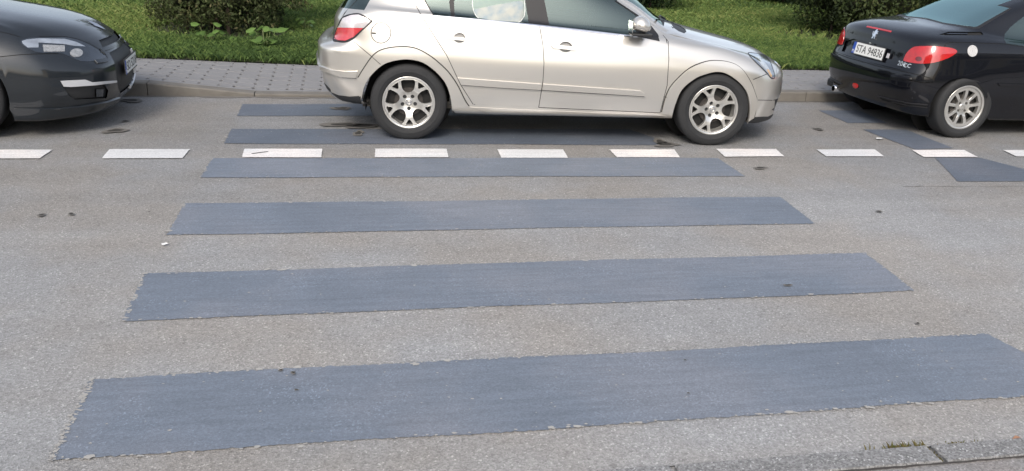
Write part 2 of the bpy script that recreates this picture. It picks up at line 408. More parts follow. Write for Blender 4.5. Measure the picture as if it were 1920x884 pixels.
def blades(name, zones, mat, tone=None):
    Vs, Fs, T = [], [], []; off = 0
    for (x0, x1, y0, y1, dens, h0, h1, w) in zones:
        n = int((x1 - x0) * (y1 - y0) * dens)
        x = rng.uniform(x0, x1, n); y = rng.uniform(y0, y1, n)
        keep = np.ones(n, bool)
        for bx, by, rx, ry in BARE:
            d = ((x - bx) / rx) ** 2 + ((y - by) / ry) ** 2
            keep &= (d > 1) | (rng.random(n) < .10)
        x, y = x[keep], y[keep]; n = len(x)
        z = np.array([lz(a, b) for a, b in zip(x, y)])
        nn = noise2(x, y)
        h = rng.uniform(h0, h1, n) * (1 + .3 * nn); a = rng.uniform(0, 6.283, n); l = rng.uniform(.25, 1.1, n) * h; la = rng.uniform(0, 6.283, n)
        dx, dy = np.cos(a) * w, np.sin(a) * w
        lx, ly = np.cos(la) * l, np.sin(la) * l
        P = np.stack([np.stack([x - dx, y - dy, z - .01], 1), np.stack([x + dx, y + dy, z - .01], 1),
                      np.stack([x + lx * .35 + dx * .7, y + ly * .35 + dy * .7, z + h * .6], 1),
                      np.stack([x + lx, y + ly, z + h * rng.uniform(.7, 1, n)], 1)], 1).reshape(-1, 3)
        i = np.arange(n) * 4 + off
        Fs.append(np.stack([np.stack([i, i + 1, i + 2], 1), np.stack([i, i + 2, i + 3], 1)], 1).reshape(-1, 3))
        t = np.clip(.40 + .20 * nn + rng.normal(0, .23, n), 0, 1)
        if tone is not None: t = np.clip(t + tone(x, y), 0, 1)
        Vs.append(P); T.append(np.repeat(t, 4)); off += 4 * n
    return mk(name, np.concatenate(Vs), np.concatenate(Fs), mat, attr=np.concatenate(T))

BARE = [(-1.75, 12.7, 1.05, .95), (9.0, 13.4, 1.9, 1.1)]
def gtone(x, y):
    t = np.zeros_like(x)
    t += .26 * np.exp(-(((x + 3.6) / 1.6) ** 2 + ((y - 13.5) / 2.5) ** 2))  # sunlit patch of lawn put into the blade tint
    t -= .30 * np.exp(-(((x + 1.6) / 1.5) ** 2 + ((y - 11.2) / 1.0) ** 2))  # shade in front of the wide bush put into the blade tint
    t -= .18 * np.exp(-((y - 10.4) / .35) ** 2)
    t += .20 * np.exp(-(((x - 7) / 2.0) ** 2 + ((y - 15.5) / 2.0) ** 2))  # second sunlit patch, also only a lighter blade tint
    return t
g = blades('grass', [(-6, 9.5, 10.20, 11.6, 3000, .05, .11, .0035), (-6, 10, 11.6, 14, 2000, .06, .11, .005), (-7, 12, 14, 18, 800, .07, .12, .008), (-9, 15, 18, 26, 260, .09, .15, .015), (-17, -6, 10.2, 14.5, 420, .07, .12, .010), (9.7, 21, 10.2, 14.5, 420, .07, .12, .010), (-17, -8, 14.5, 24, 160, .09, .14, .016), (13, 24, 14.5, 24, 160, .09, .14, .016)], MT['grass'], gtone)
tag(g, kind='stuff')

# grit swept against the far kerb
_k = 0
for x0 in np.arange(-7, 11, .55):
    n = 9; w = random.uniform(.03, .085); V = []; F = []
    for i in range(n + 1):
        X_ = x0 + .6 * i / n; e = math.sin(math.pi * i / n) ** .5
        V += [(X_, 8.662, .0028 + _k * 4e-5), (X_, 8.658 - w * e * random.uniform(.6, 1.2) - .004, .0028 + _k * 4e-5)]
    F = [(2 * i, 2 * i + 1, 2 * i + 3, 2 * i + 2) for i in range(n)]
    mk('gutter_grit', V, F, MT['halo'], road); _k += 1
# near flush kerb stones and their joint
def nk(px): return (G(*px).x, G(*px).y)
mbk = MB()
def slab(mb, quad, z0, z1):
    V = [(p[0], p[1], z0) for p in quad] + [(p[0], p[1], z1 - .006) for p in quad]
    cx = sum(p[0] for p in quad) / 4; cy = sum(p[1] for p in quad) / 4
    V += [(p[0] + (cx - p[0]) * .015, p[1] + (cy - p[1]) * .05, z1) for p in quad]
    F = [(8, 9, 10, 11)]
    for k in range(4):
        F.append((k, (k + 1) % 4, 4 + (k + 1) % 4, 4 + k)); F.append((4 + k, 4 + (k + 1) % 4, 8 + (k + 1) % 4, 8 + k))
    mb.add(V, F)
X = 2.072
for i in range(-12, 12):
    a, b = X + i * 1.0 + .011, X + (i + 1) * 1.0 - .011
    slab(mbk, [(a, 2.196), (b, 2.196), (b, 2.292), (a, 2.292)], -.04, .022 + random.uniform(-.002, .002))
tag(mbk.build('near_kerb', MT['kerb2']), kind='structure')
# crumbled crack between road and near kerb, gap below it
def ribbon(name, pts, w, z, mat, parent=None, jit=.35, kind=None):
    V = []; F = []
    for i, p in enumerate(pts):
        a = Vector(pts[max(i - 1, 0)]); b = Vector(pts[min(i + 1, len(pts) - 1)]); t = (b - a).normalized(); n = Vector((-t.y, t.x))
        w1 = w * (1 + random.uniform(-jit, jit)); w2 = w * (1 + random.uniform(-jit, jit))
        V += [(p[0] + n.x * w1, p[1] + n.y * w1, z), (p[0] - n.x * w2, p[1] - n.y * w2, z)]
    for i in range(len(pts) - 1): F.append((2 * i, 2 * i + 2, 2 * i + 3, 2 * i + 1))
    o = mk(name, V, F, mat, parent)
    if kind: tag(o, kind=kind)
    return o
pts = [(x, 2.300 + random.uniform(-.006, .006)) for x in np.arange(-3, 5, .03)]
ribbon('crack', pts, .0045, .004, MT['tar'], road, .8)
pts = [(x, 2.190 + random.uniform(-.002, .002)) for x in np.arange(-3, 5, .05)]
ribbon('kerb_joint', pts, .004, .016, MT['tar'], road, .5)

# ------------------------------------------------------------------ road markings
def ragged(poly, amp, step=.014):
    out = []
    for i in range(len(poly)):
        a = Vector(poly[i]); b = Vector(poly[(i + 1) % len(poly)]); L = (b - a).length; n = max(1, int(L / step))
        t = (b - a) / L; nr = Vector((-t.y, t.x)); ph = random.uniform(0, 9)
        for k in range(n):
            u = k / n
            d = amp * (math.sin(u * L * 2.1 + ph) + .6 * math.sin(u * L * 5.3 + 2 * ph) + random.gauss(0, .38))
            if k == 0: d *= .3
            if random.random() < .04: d += random.uniform(-1, 1) * amp * 1.6
            p = a.lerp(b, u) + nr * d; out.append((p.x, p.y))
    return out
def marking(name, px, z, mat, amp, label, group, cat):
    poly = [(G(*p).x, G(*p).y) for p in px]
    rg = ragged(poly, amp)
    tris = geometry.delaunay_2d_cdt([Vector(p) for p in rg], [], [list(range(len(rg)))], 1, 1e-6)
    o = mk(name, [(p.x, p.y, z) for p in tris[0]], tris[2], mat)
    tag(o, label, cat, group)
    return o, poly
def flakes(parent, poly, n, spread, z, sizes=(.002, .008), inside=0):
    V = []; F = []
    def flake(c, s):
        k = random.randint(4, 6); b = len(V); a0 = random.uniform(0, 6)
        for q in range(k):
            r = s * random.uniform(.4, 1.2); V.append((c[0] + r * 1.5 * math.cos(a0 + 6.283 * q / k), c[1] + r * math.sin(a0 + 6.283 * q / k), z + len(F) * 2.5e-6))
        F.append(tuple(range(b, b + k)))
    Lf = [(Vector(poly[j]) - Vector(poly[(j + 1) % len(poly)])).length * (7 if j == 0 else 1) for j in range(len(poly))]
    for _ in range(n):
        i = random.choices(range(len(poly)), Lf)[0]; a = Vector(poly[i]); b = Vector(poly[(i + 1) % len(poly)])
        p = a.lerp(b, random.random()); flake((p.x + random.gauss(0, spread), p.y + random.gauss(0, spread)), random.uniform(*sizes) * (1 if random.random() < .9 else 1.8))
    q = [Vector(p) for p in poly]
    for _ in range(inside):
        u, v = random.random(), random.random()
        p = q[0].lerp(q[3], u).lerp(q[1].lerp(q[2], u), v); flake((p.x, p.y), random.uniform(*sizes) * .7)
    mk('paint_flakes', V, F, MT['flake'], parent)['kind'] = 'stuff'
    V, F = [], []       # bare stones where the cover paint has gone, thickest along the edges
    Ls = [(Vector(poly[j]) - Vector(poly[(j + 1) % len(poly)])).length for j in range(len(poly))]
    for _ in range(int(n * .6)):
        i = random.choices(range(len(poly)), Ls)[0]; a = Vector(poly[i]); b = Vector(poly[(i + 1) % len(poly)])
        p = a.lerp(b, random.random()); k = random.randint(4, 6); b0 = len(V); a0 = random.uniform(0, 6); s = random.uniform(.003, .007)
        c = (p.x + random.gauss(0, .007), p.y + random.gauss(0, .007))
        for j in range(k):
            r = s * random.uniform(.5, 1.3); V.append((c[0] + r * 1.4 * math.cos(a0 + 6.283 * j / k), c[1] + r * math.sin(a0 + 6.283 * j / k), z - .0032 + len(F) * 1.5e-6))
        F.append(tuple(range(b0, b0 + k)))
    mk('bare_stones', V, F, MT['asphalt'], parent)['kind'] = 'stuff'

SG = 'blue-grey bars painted over the old zebra crossing'
S_ = [
 ([(97, 866), (175, 712), (1852, 628), (2060, 737)], 'stripe', 'widest blue-grey crossing bar, running alongside the near kerb', .006, 420, 90),
 ([(232, 603), (272, 514), (1620, 475), (1714, 547)], 'stripe', 'second blue-grey crossing bar counted from the near kerb', .005, 220, 60),
 ([(310, 442), (347, 383), (1463, 370), (1527, 420)], 'stripe', 'third blue-grey crossing bar counted from the near kerb', .005, 160, 40),
 ([(375, 334), (398, 298), (1345, 297), (1397, 331)], 'stripe', 'blue-grey crossing bar directly in front of the white dashed line', .006, 110, 170),
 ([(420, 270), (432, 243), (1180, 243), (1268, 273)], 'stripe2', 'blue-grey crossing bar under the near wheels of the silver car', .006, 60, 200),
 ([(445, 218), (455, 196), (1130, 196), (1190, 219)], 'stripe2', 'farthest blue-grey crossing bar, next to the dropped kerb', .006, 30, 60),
]
for px, mt, lab, amp, nf, ni in S_:
    o, poly = marking('crossing_stripe', px, .004, MT[mt], amp, lab, SG, 'road marking')
    flakes(o, poly, nf, .006, .0055, inside=ni)
RGp = 'dark patches painted over a slanting marking by the black car'
for px, lab in [
 ([(1795, 341), (1752, 297), (1838, 297), (2010, 341)], 'largest dark slanting paint patch, on the viewer side of the white dashes'),
 ([(1717, 282), (1619, 244), (1698, 244), (1788, 279)], 'dark slanting paint patch between the white dashes and the black car'),
 ([(1590, 232), (1536, 208), (1610, 208), (1664, 232)], 'dark slanting paint patch under the rear of the black car'),
]:
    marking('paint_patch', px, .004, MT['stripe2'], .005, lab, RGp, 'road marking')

DG = 'white dashes of the line along the road'
D_ = [
 ([(-90, 300), (-76, 283), (99, 283), (75, 299)], 'white dash beside the front wheel of the dark blue-grey car'),
 ([(192, 299), (206, 282), (357, 282), (343, 299)], 'white dash in front of the dark car\'s bumper'),
 ([(455, 297), (459, 281), (603, 281), (602, 297)], 'white dash with a dark scratch, behind the silver car\'s tail'),
 ([(702, 297), (703, 281), (837, 281), (840, 297)], 'white dash in front of the silver car\'s rear wheel'),
 ([(939, 298), (932, 282), (1055, 282), (1064, 298)], 'white dash in front of the silver car\'s rear door'),
 ([(1157, 297), (1142, 282), (1264, 282), (1275, 297)], 'white dash in front of the silver car\'s front door'),
 ([(1360, 296), (1343, 281), (1455, 281), (1471, 295)], 'white dash in front of the silver car\'s front wheel'),
 ([(1548, 295), (1530, 282), (1640, 282), (1657, 295)], 'white dash in the gap between the silver and black cars'),
 ([(1732, 296), (1710, 283), (1808, 283), (1833, 296)], 'white dash in front of the black car, touching the dark paint patch'),
 ([(1905, 295), (1880, 283), (1980, 283), (2010, 295)], 'white dash beside the doors of the black coupe'),
]
for px, lab in D_:
    marking('white_dash', px, .008, MT['white'], .003, lab, DG, 'road marking')
p = G(490, 289); ribbon('scratch', [(p.x - .07, p.y - .03), (p.x - .02, p.y), (p.x + .05, p.y + .03)], .006, .011, MT['oil'], road, .5)

# oil stains and specks: parts of the road
def stain(px, py, rx, ry, n=22, name='oil_stain'):
    c = G(px, py); ph = [random.uniform(0, 6) for _ in range(4)]; V = []
    for k in range(n):
        a = 6.283 * k / n; r = 1 + .22 * math.sin(2 * a + ph[0]) + .15 * math.sin(3 * a + ph[1]) + .12 * math.sin(5 * a + ph[2]) + random.gauss(0, .05)
        V.append((c.x + rx * r * math.cos(a), c.y + ry * r * math.sin(a), .0115))
    big = [(c.x + (v[0] - c.x) * 1.35, c.y + (v[1] - c.y) * 1.5, .0100) for v in V]
    mk('stain_halo', big, [tuple(range(n))], MT['halo'], road)
    mk(name, [(c.x + (v[0] - c.x) * .8, c.y + (v[1] - c.y) * .8, v[2]) for v in V], [tuple(range(n))], MT['oil'], road)
for s in [(217, 247, .075, .045), (235, 229, .02, .02), (650, 236, .15, .06), (680, 238, .13, .05), (672, 252, .035, .06), (640, 205, .06, .05), (1250, 273, .085, .05), (1238, 268, .05, .06),
          (1425, 317, .045, .02), (78, 406, .018, .014), (134, 404, .016, .012), (1477, 538, .016, .01), (1648, 399, .02, .01), (1720, 610, .009, .008), (1535, 244, .04, .03), (246, 190, .09, .05),
          (550, 703, .008, .008), (527, 698, .006, .006), (165, 721, .0, .0), (556, 735, .006, .005), (1284, 679, .004, .004), (1290, 741, .004, .004), (280, 400, .006, .005)]:
    if s[2] > 0: stain(*s)
a_, b_ = G(1050, 352), G(1920, 350)
ribbon('paving_seam', [tuple((a_.lerp(b_, t)).xy + Vector((0, random.uniform(-.006, .006)))) for t in np.linspace(0.72, 1.6, 50)], .0028, .003, MT['halo'], road, .6)
# paper scraps
def scrap(px, py, r, label):
    c = G(px, py, .012); V = [(c.x, c.y, .014)]; n = 9
    for k in range(n):
        a = 6.283 * k / n; q = r * random.uniform(.6, 1.2); V.append((c.x + q * 1.4 * math.cos(a), c.y + q * math.sin(a), .0125 + random.uniform(0, .005)))
    o = mk('paper_scrap', V, [(0, 1 + k, 1 + (k + 1) % n) for k in range(n)], MT['platew'])
    tag(o, label, 'litter')
scrap(308, 458, .016, 'small white paper scrap on the asphalt left of the crossing bars')
scrap(1648, 260, .028, 'white paper scrap on the dark patch behind the black car')

# weeds in the near kerb joint
def tuft(name, c, n, h, spread, mat, label, cat):
    Vs = []; F = []; T = []
    for k in range(n):
        x = c[0] + random.gauss(0, spread[0]); y = c[1] + random.gauss(0, spread[1]); hh = h * random.uniform(.3, 1); a = random.uniform(0, 6.28); w = .0022
        lx, ly = math.cos(a) * hh * .7, math.sin(a) * hh * .7; b = len(Vs)
        Vs += [(x - w, y, c[2]), (x + w, y, c[2]), (x + lx * .4 + w, y + ly * .4, c[2] + hh * .6), (x + lx, y + ly, c[2] + hh)]
        F += [(b, b + 1, b + 2), (b, b + 2, b + 3)]; T += [random.random()] * 4
    o = mk(name, np.array(Vs), np.array(F), mat, attr=T); tag(o, label, cat); return o
tuft('weed_tuft', (1.965, 2.302, .0), 130, .032, (.045, .007), MT['dry'], 'low grass tuft growing along the crack at the near kerb', 'weed')
tuft('weed_tuft', (2.072, 2.262, .0), 60, .014, (.004, .025), MT['dry'], 'moss and grass in the joint between the two near kerb stones', 'weed')
tuft('weed_tuft', (2.22, 2.312, .0), 90, .010, (.04, .006), MT['dry'], 'dry brown grass wisps lying at the near kerb, right of the green tuft', 'weed')
c = G(1905, 825)
o = mk('fallen_leaf', [(c.x - .02, c.y, .005), (c.x, c.y - .008, .012), (c.x + .022, c.y + .003, .008), (c.x, c.y + .009, .014)], [(0, 1, 2), (0, 2, 3)], M('faded leaf', (.30, .17, .11), .8))
tag(o, 'small orange fallen leaf on the near kerb stone, right of the dry grass wisps', 'leaf')

# ------------------------------------------------------------------ shrubs
def leafcloud(P, N, size, mat, parent, name, tint):
    n = len(P); a = rng.normal(size=(n, 3)); a /= np.linalg.norm(a, axis=1, keepdims=True)
    nn = N + a * .9; nn /= np.linalg.norm(nn, axis=1, keepdims=True)
    t = np.cross(nn, rng.normal(size=(n, 3))); t /= np.linalg.norm(t, axis=1, keepdims=True); b = np.cross(nn, t)
    s = size * rng.uniform(.6, 1.35, n)[:, None]
    V = np.stack([P - t * s, P - b * s * .42 + nn * s * .12, P + t * s, P + b * s * .42 + nn * s * .12], 1).reshape(-1, 3)
    i = np.arange(n) * 4
    return mk(name, V, np.stack([i, i + 1, i + 2, i + 3], 1), mat, parent, attr=np.repeat(tint, 4))

def shrub(name, c, r, n, size, mat, label, cat, power=3.0, group=None, stems=7, zlow=.12, lump=.16):
    root = empty(name, c); tag(root, label, cat, group)
    d = rng.normal(size=(n, 3)); d /= np.linalg.norm(d, axis=1, keepdims=True)
    k = (np.abs(d) ** power).sum(1) ** (-1 / power)
    L = lump * (np.sin(d[:, 0] * 7 + 1) * np.sin(d[:, 1] * 6 + 2) + np.sin(d[:, 2] * 8 + d[:, 0] * 5) * .8 + .5 * np.sin(d[:, 0] * 17 + d[:, 2] * 13))
    shell = 1 - np.abs(rng.normal(0, .16, n)); depth = np.clip((shell - .6) / .4, 0, 1)
    P = d * (k * shell * (1 + L))[:, None] * np.array(r) + np.array([0, 0, r[2] * .98])
    keep = P[:, 2] > zlow * rng.uniform(.2, 1.6, n)
    P, d, L = P[keep], d[keep], L[keep]
    tint = np.clip(.42 + 1.3 * L + rng.normal(0, .22, len(P)), 0, 1)
    leafcloud(P, d, size, mat, root, 'crown', tint)
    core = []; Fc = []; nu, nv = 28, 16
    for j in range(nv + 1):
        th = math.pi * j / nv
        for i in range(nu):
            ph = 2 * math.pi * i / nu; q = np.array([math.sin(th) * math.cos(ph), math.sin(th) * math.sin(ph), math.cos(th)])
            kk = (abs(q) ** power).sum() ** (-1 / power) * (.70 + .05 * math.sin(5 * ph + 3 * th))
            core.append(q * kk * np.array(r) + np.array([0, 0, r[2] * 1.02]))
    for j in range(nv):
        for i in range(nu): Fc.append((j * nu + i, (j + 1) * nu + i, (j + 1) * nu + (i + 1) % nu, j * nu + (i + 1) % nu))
    mk('inner_twigs', core, Fc, MT['twigs'], root, smooth=True)  # solid dark core added to block the view through the leaves
    for i in range(stems):
        tw = MB()
        a = random.uniform(0, 6.283); q = random.uniform(.1, .5); bx, by = r[0] * q * math.cos(a), r[1] * q * math.sin(a)
        tw.tube([(bx, by, -.05), (bx * 1.05, by * 1.05, .3), (bx * 1.1, by * 1.1, .9)], [.03, .024, .015], 6)
        tw.build('trunk', MT['bark'], root)
    return root
shrub('bush', (-1.78, 12.95, lz(-1.78, 12.9)), (1.06, .98, 1.05), 46000, .027, MT['bushb'], 'wide dark brownish-green bush on the verge between the dark car and the silver car', 'bush', 4.0)
shrub('bush', (8.95, 13.75, lz(9, 13.7)), (1.55, 1.25, 1.15), 34000, .033, MT['bush'], 'rounded green bush on the lawn behind the black car\'s boot', 'bush', 2.8)
shrub('bush', (6.0, 17.6, lz(6, 17.6)), (1.0, .9, 1.0), 9000, .05, MT['hedge'], 'dark shrub behind the silver car\'s windscreen pillar, at the left end of the hedge', 'bush', 2.6)
# hedge at the back of the lawn
def hedge(a, b, w, h, n, size, label):
    a, b = Vector(a), Vector(b); d = b - a; L = d.length; t = d / L; nr = Vector((-t.y, t.x))
    root = empty('hedge', (a.x, a.y, lz(a.x, a.y))); tag(root, label, 'hedge')
    u = rng.uniform(0, L, n); th = rng.uniform(0, 2 * math.pi, n)
    ca, sa = np.cos(th), np.sin(th); k = (np.abs(ca) ** 4 + np.abs(sa) ** 4) ** -.25
    lump = 1 + .12 * np.sin(u * 3.1 + ca * 2) + .09 * np.sin(u * 7.7 + sa * 5) + .05 * np.sin(u * 15 + sa * 9)
    sh = 1 - np.abs(rng.normal(0, .14, n))
    q = ca * k * sh * lump * w / 2; z = (h / 2) + sa * k * sh * lump * h / 2
    keep = z > .08; u, q, z, ca, sa = u[keep], q[keep], z[keep], ca[keep], sa[keep]
    P = np.stack([t.x * u + nr.x * q, t.y * u + nr.y * q, z], 1); N = np.stack([nr.x * ca, nr.y * ca, sa], 1)
    tint = np.clip(.4 + .5 * (lump[keep] - 1) * 2 + rng.normal(0, .25, len(P)), 0, 1)
    leafcloud(P, N, size, MT['hedge'], root, 'crown', tint)
    c = []; F = []; nu, ns = 20, 40
    for i in range(ns + 1):
        uu = L * i / ns
        for j in range(nu):
            ph = 6.283 * j / nu; kk = (abs(math.cos(ph)) ** 4 + abs(math.sin(ph)) ** 4) ** -.25 * .72
            c.append((t.x * uu + nr.x * math.cos(ph) * kk * w / 2, t.y * uu + nr.y * math.cos(ph) * kk * w / 2, h / 2 + math.sin(ph) * kk * h / 2))
    for i in range(ns):
        for j in range(nu): F.append((i * nu + j, i * nu + (j + 1) % nu, (i + 1) * nu + (j + 1) % nu, (i + 1) * nu + j))
    mk('inner_twigs', c, F, MT['twigs'], root, smooth=True)  # same added dark core, run along the hedge
    for i in range(int(L * 2)):
        tw = MB(); uu = random.uniform(0, L); tw.tube([(t.x * uu, t.y * uu, -.05), (t.x * uu + random.uniform(-.1, .1), t.y * uu, .9)], [.03, .02], 5)
        tw.build('trunk', MT['bark'], root)
hedge((6.6, 21.9), (17.5, 15.6), 1.8, 2.3, 60000, .055, 'long dark green hedge closing the lawn behind the silver car\'s bonnet')
hedge((-14, 25), (7.5, 25.5), 2.0, 2.4, 26000, .09, 'far hedge along the back of the lawn behind the wide brownish bush')

# broad-leaved weeds on the verge
def weed(px, py, r, n, label):
    p = G(px, py, .13); root = empty('weed_plant', (p.x, p.y, lz(p.x, p.y))); tag(root, label, 'weed')
    for k in range(n):
        a = 6.283 * k / n + random.uniform(-.4, .4); l = r * random.uniform(.6, 1.1); h = random.uniform(.10, .24) * (r / .14)
        c = Vector((math.cos(a) * l, math.sin(a) * l, h)); t = Vector((math.cos(a), math.sin(a), random.uniform(-.6, .2))).normalized(); s = Vector((-math.sin(a), math.cos(a), 0)); w = r * random.uniform(.30, .45)
        V = [c + Vector((0, 0, .016))]
        for q in range(11):
            an = 6.283 * q / 11; rr = w * (1 + .12 * math.sin(3 * an + k)) * (1.15 if q == 0 else 1)
            V.append(c + t * rr * math.cos(an) + s * rr * .85 * math.sin(an) + Vector((0, 0, -.03 * r / .14 * abs(math.sin(an)))))
        o = mk('leaf', np.array(V), np.array([(0, 1 + q, 1 + (q + 1) % 11) for q in range(11)]), MT['weed'], root, attr=[random.random()] * 12)
        MB().tube([(0, 0, 0), c * .5 + Vector((0, 0, .03)), c - t * w * .6], .004, 5).build('stalk', MT['stem'], o)
weed(393, 82, .16, 8, 'round-leaved bright weed in front of the wide brownish bush, nearer the dark blue-grey car')
weed(497, 90, .19, 12, 'spreading broad-leaved weed in front of the wide brownish bush, nearer the silver car')
weed(575, 60, .13, 8, 'light green weed beside the silver car\'s tail lamp, right of the wide bush')
weed(440, 82, .07, 5, 'small low weed between the two broad-leaved weeds')

# ------------------------------------------------------------------ houses and trees across the road behind the viewer (they show in the car paint)
def house(x0, x1, y, h, label):
    root = empty('apartment_building', ((x0 + x1) / 2, y, 0)); tag(root, label, 'building')
    cx = (x0 + x1) / 2; W = x1 - x0
    mb = MB(); mb.box((0, -5, h / 2), (W, 10, h)); mb.build('wall', MT['facade'], root)
    MB().box((0, .03, .5), (W + .04, .06, 1.0)).build('plinth', MT['facade2'], root)
    mb = MB(); mb.box((0, -5, h + .15), (W + .8, 10.8, .3)); mb.build('roof', MT['roof'], root)
    n = int(W / 3)
    for s in range(int(h / 2.8)):
        for i in range(n):
            X = -W / 2 + W * (i + .5) / n; Z = 1.9 + s * 2.8
            f = MB()
            for dx, dz, sx, sz in ((0, .75, 1.6, .1), (0, -.75, 1.6, .1), (-.75, 0, .1, 1.4), (.75, 0, .1, 1.4), (0, 0, .07, 1.4)): f.box((X + dx, .04, Z + dz), (sx, .08, sz))
            w = f.build('window', MT['winframe'], root)
            MB().box((X, .012, Z), (1.4, .02, 1.4)).build('pane', MT['winglass'], w)
            if i % 3 == 1 and s > 0:
                b = MB(); b.box((X, .7, Z - .95), (2.6, 1.3, .15)); b.box((X, 1.33, Z - .45), (2.6, .05, .95)); b.box((X - 1.28, .7, Z - .45), (.05, 1.3, .95)); b.box((X + 1.28, .7, Z - .45), (.05, 1.3, .95))
                b.build('balcony', MT['facade2'] if s % 2 else MT['winframe'], root)
house(-34, -7, -15, 11.5, 'cream apartment building across the road, mirrored in the dark car\'s doors')
house(11, 38, -16, 9.0, 'cream apartment building across the road, mirrored in the black car\'s side')
def tree(x, y, h, r, label):
    root = empty('street_tree', (x, y, 0)); tag(root, label, 'tree')
    tb = MB(); tb.tube([(0, 0, 0), (.05, .02, h * .3), (-.03, .05, h * .55), (.04, 0, h * .85)], [.2, .15, .11, .04], 9)
    for k in range(7):
        a = 6.283 * k / 7; z = h * (.35 + .06 * k); tb.tube([(0, 0, z), (math.cos(a) * r * .5, math.sin(a) * r * .5, z + .5), (math.cos(a) * r * .85, math.sin(a) * r * .85, z + 1.0)], [.07, .045, .02], 6)
    tb.build('trunk', MT['bark'], root)
    n = 7000; cen = rng.normal(size=(26, 3)) * np.array([r * .5, r * .5, h * .17]) + np.array([0, 0, h * .68])
    P = cen[rng.integers(0, 26, n)] + rng.normal(size=(n, 3)) * r * .2
    leafcloud(P, rng.normal(size=(n, 3)) * .2 + np.array([0, 0, .6]), .11, MT['bush'], root, 'crown', np.clip(.45 + rng.normal(0, .25, n), 0, 1))
tree(-9.5, -8.5, 5.2, 1.7, 'small round tree across the road, mirrored in the dark car')
tree(-15, -9.5, 6.0, 2.0, 'taller tree across the road in front of the left building')
tree(17, -9.5, 5.5, 1.9, 'small tree across the road in front of the right building')
# ------------------------------------------------------------------ car body surfaces
US, VS = .30, .12           # rough metres per column / ring, used to shape the triangulation
def tang(P):
    d = np.diff(P, axis=0); m = np.empty_like(P); m[0] = d[0]; m[-1] = d[-1]
    m[1:-1] = (d[1:] + d[:-1]) / 2
    lim = 3 * np.minimum(np.abs(d[1:]), np.abs(d[:-1])); s = d[1:] * d[:-1] > 0
    m[1:-1] = np.where(s, np.sign(m[1:-1]) * np.minimum(np.abs(m[1:-1]), lim), 0.0)
    return m
def dens(P, sub):
    m = tang(P); out = []
    for i in range(len(P) - 1):
        for k in range(sub):
            t = k / sub; h00 = 2 * t ** 3 - 3 * t * t + 1; h10 = t ** 3 - 2 * t * t + t; h01 = -2 * t ** 3 + 3 * t * t; h11 = t ** 3 - t * t
            out.append(h00 * P[i] + h10 * m[i] + h01 * P[i + 1] + h11 * m[i + 1])
    out.append(P[-1]); return np.array(out)

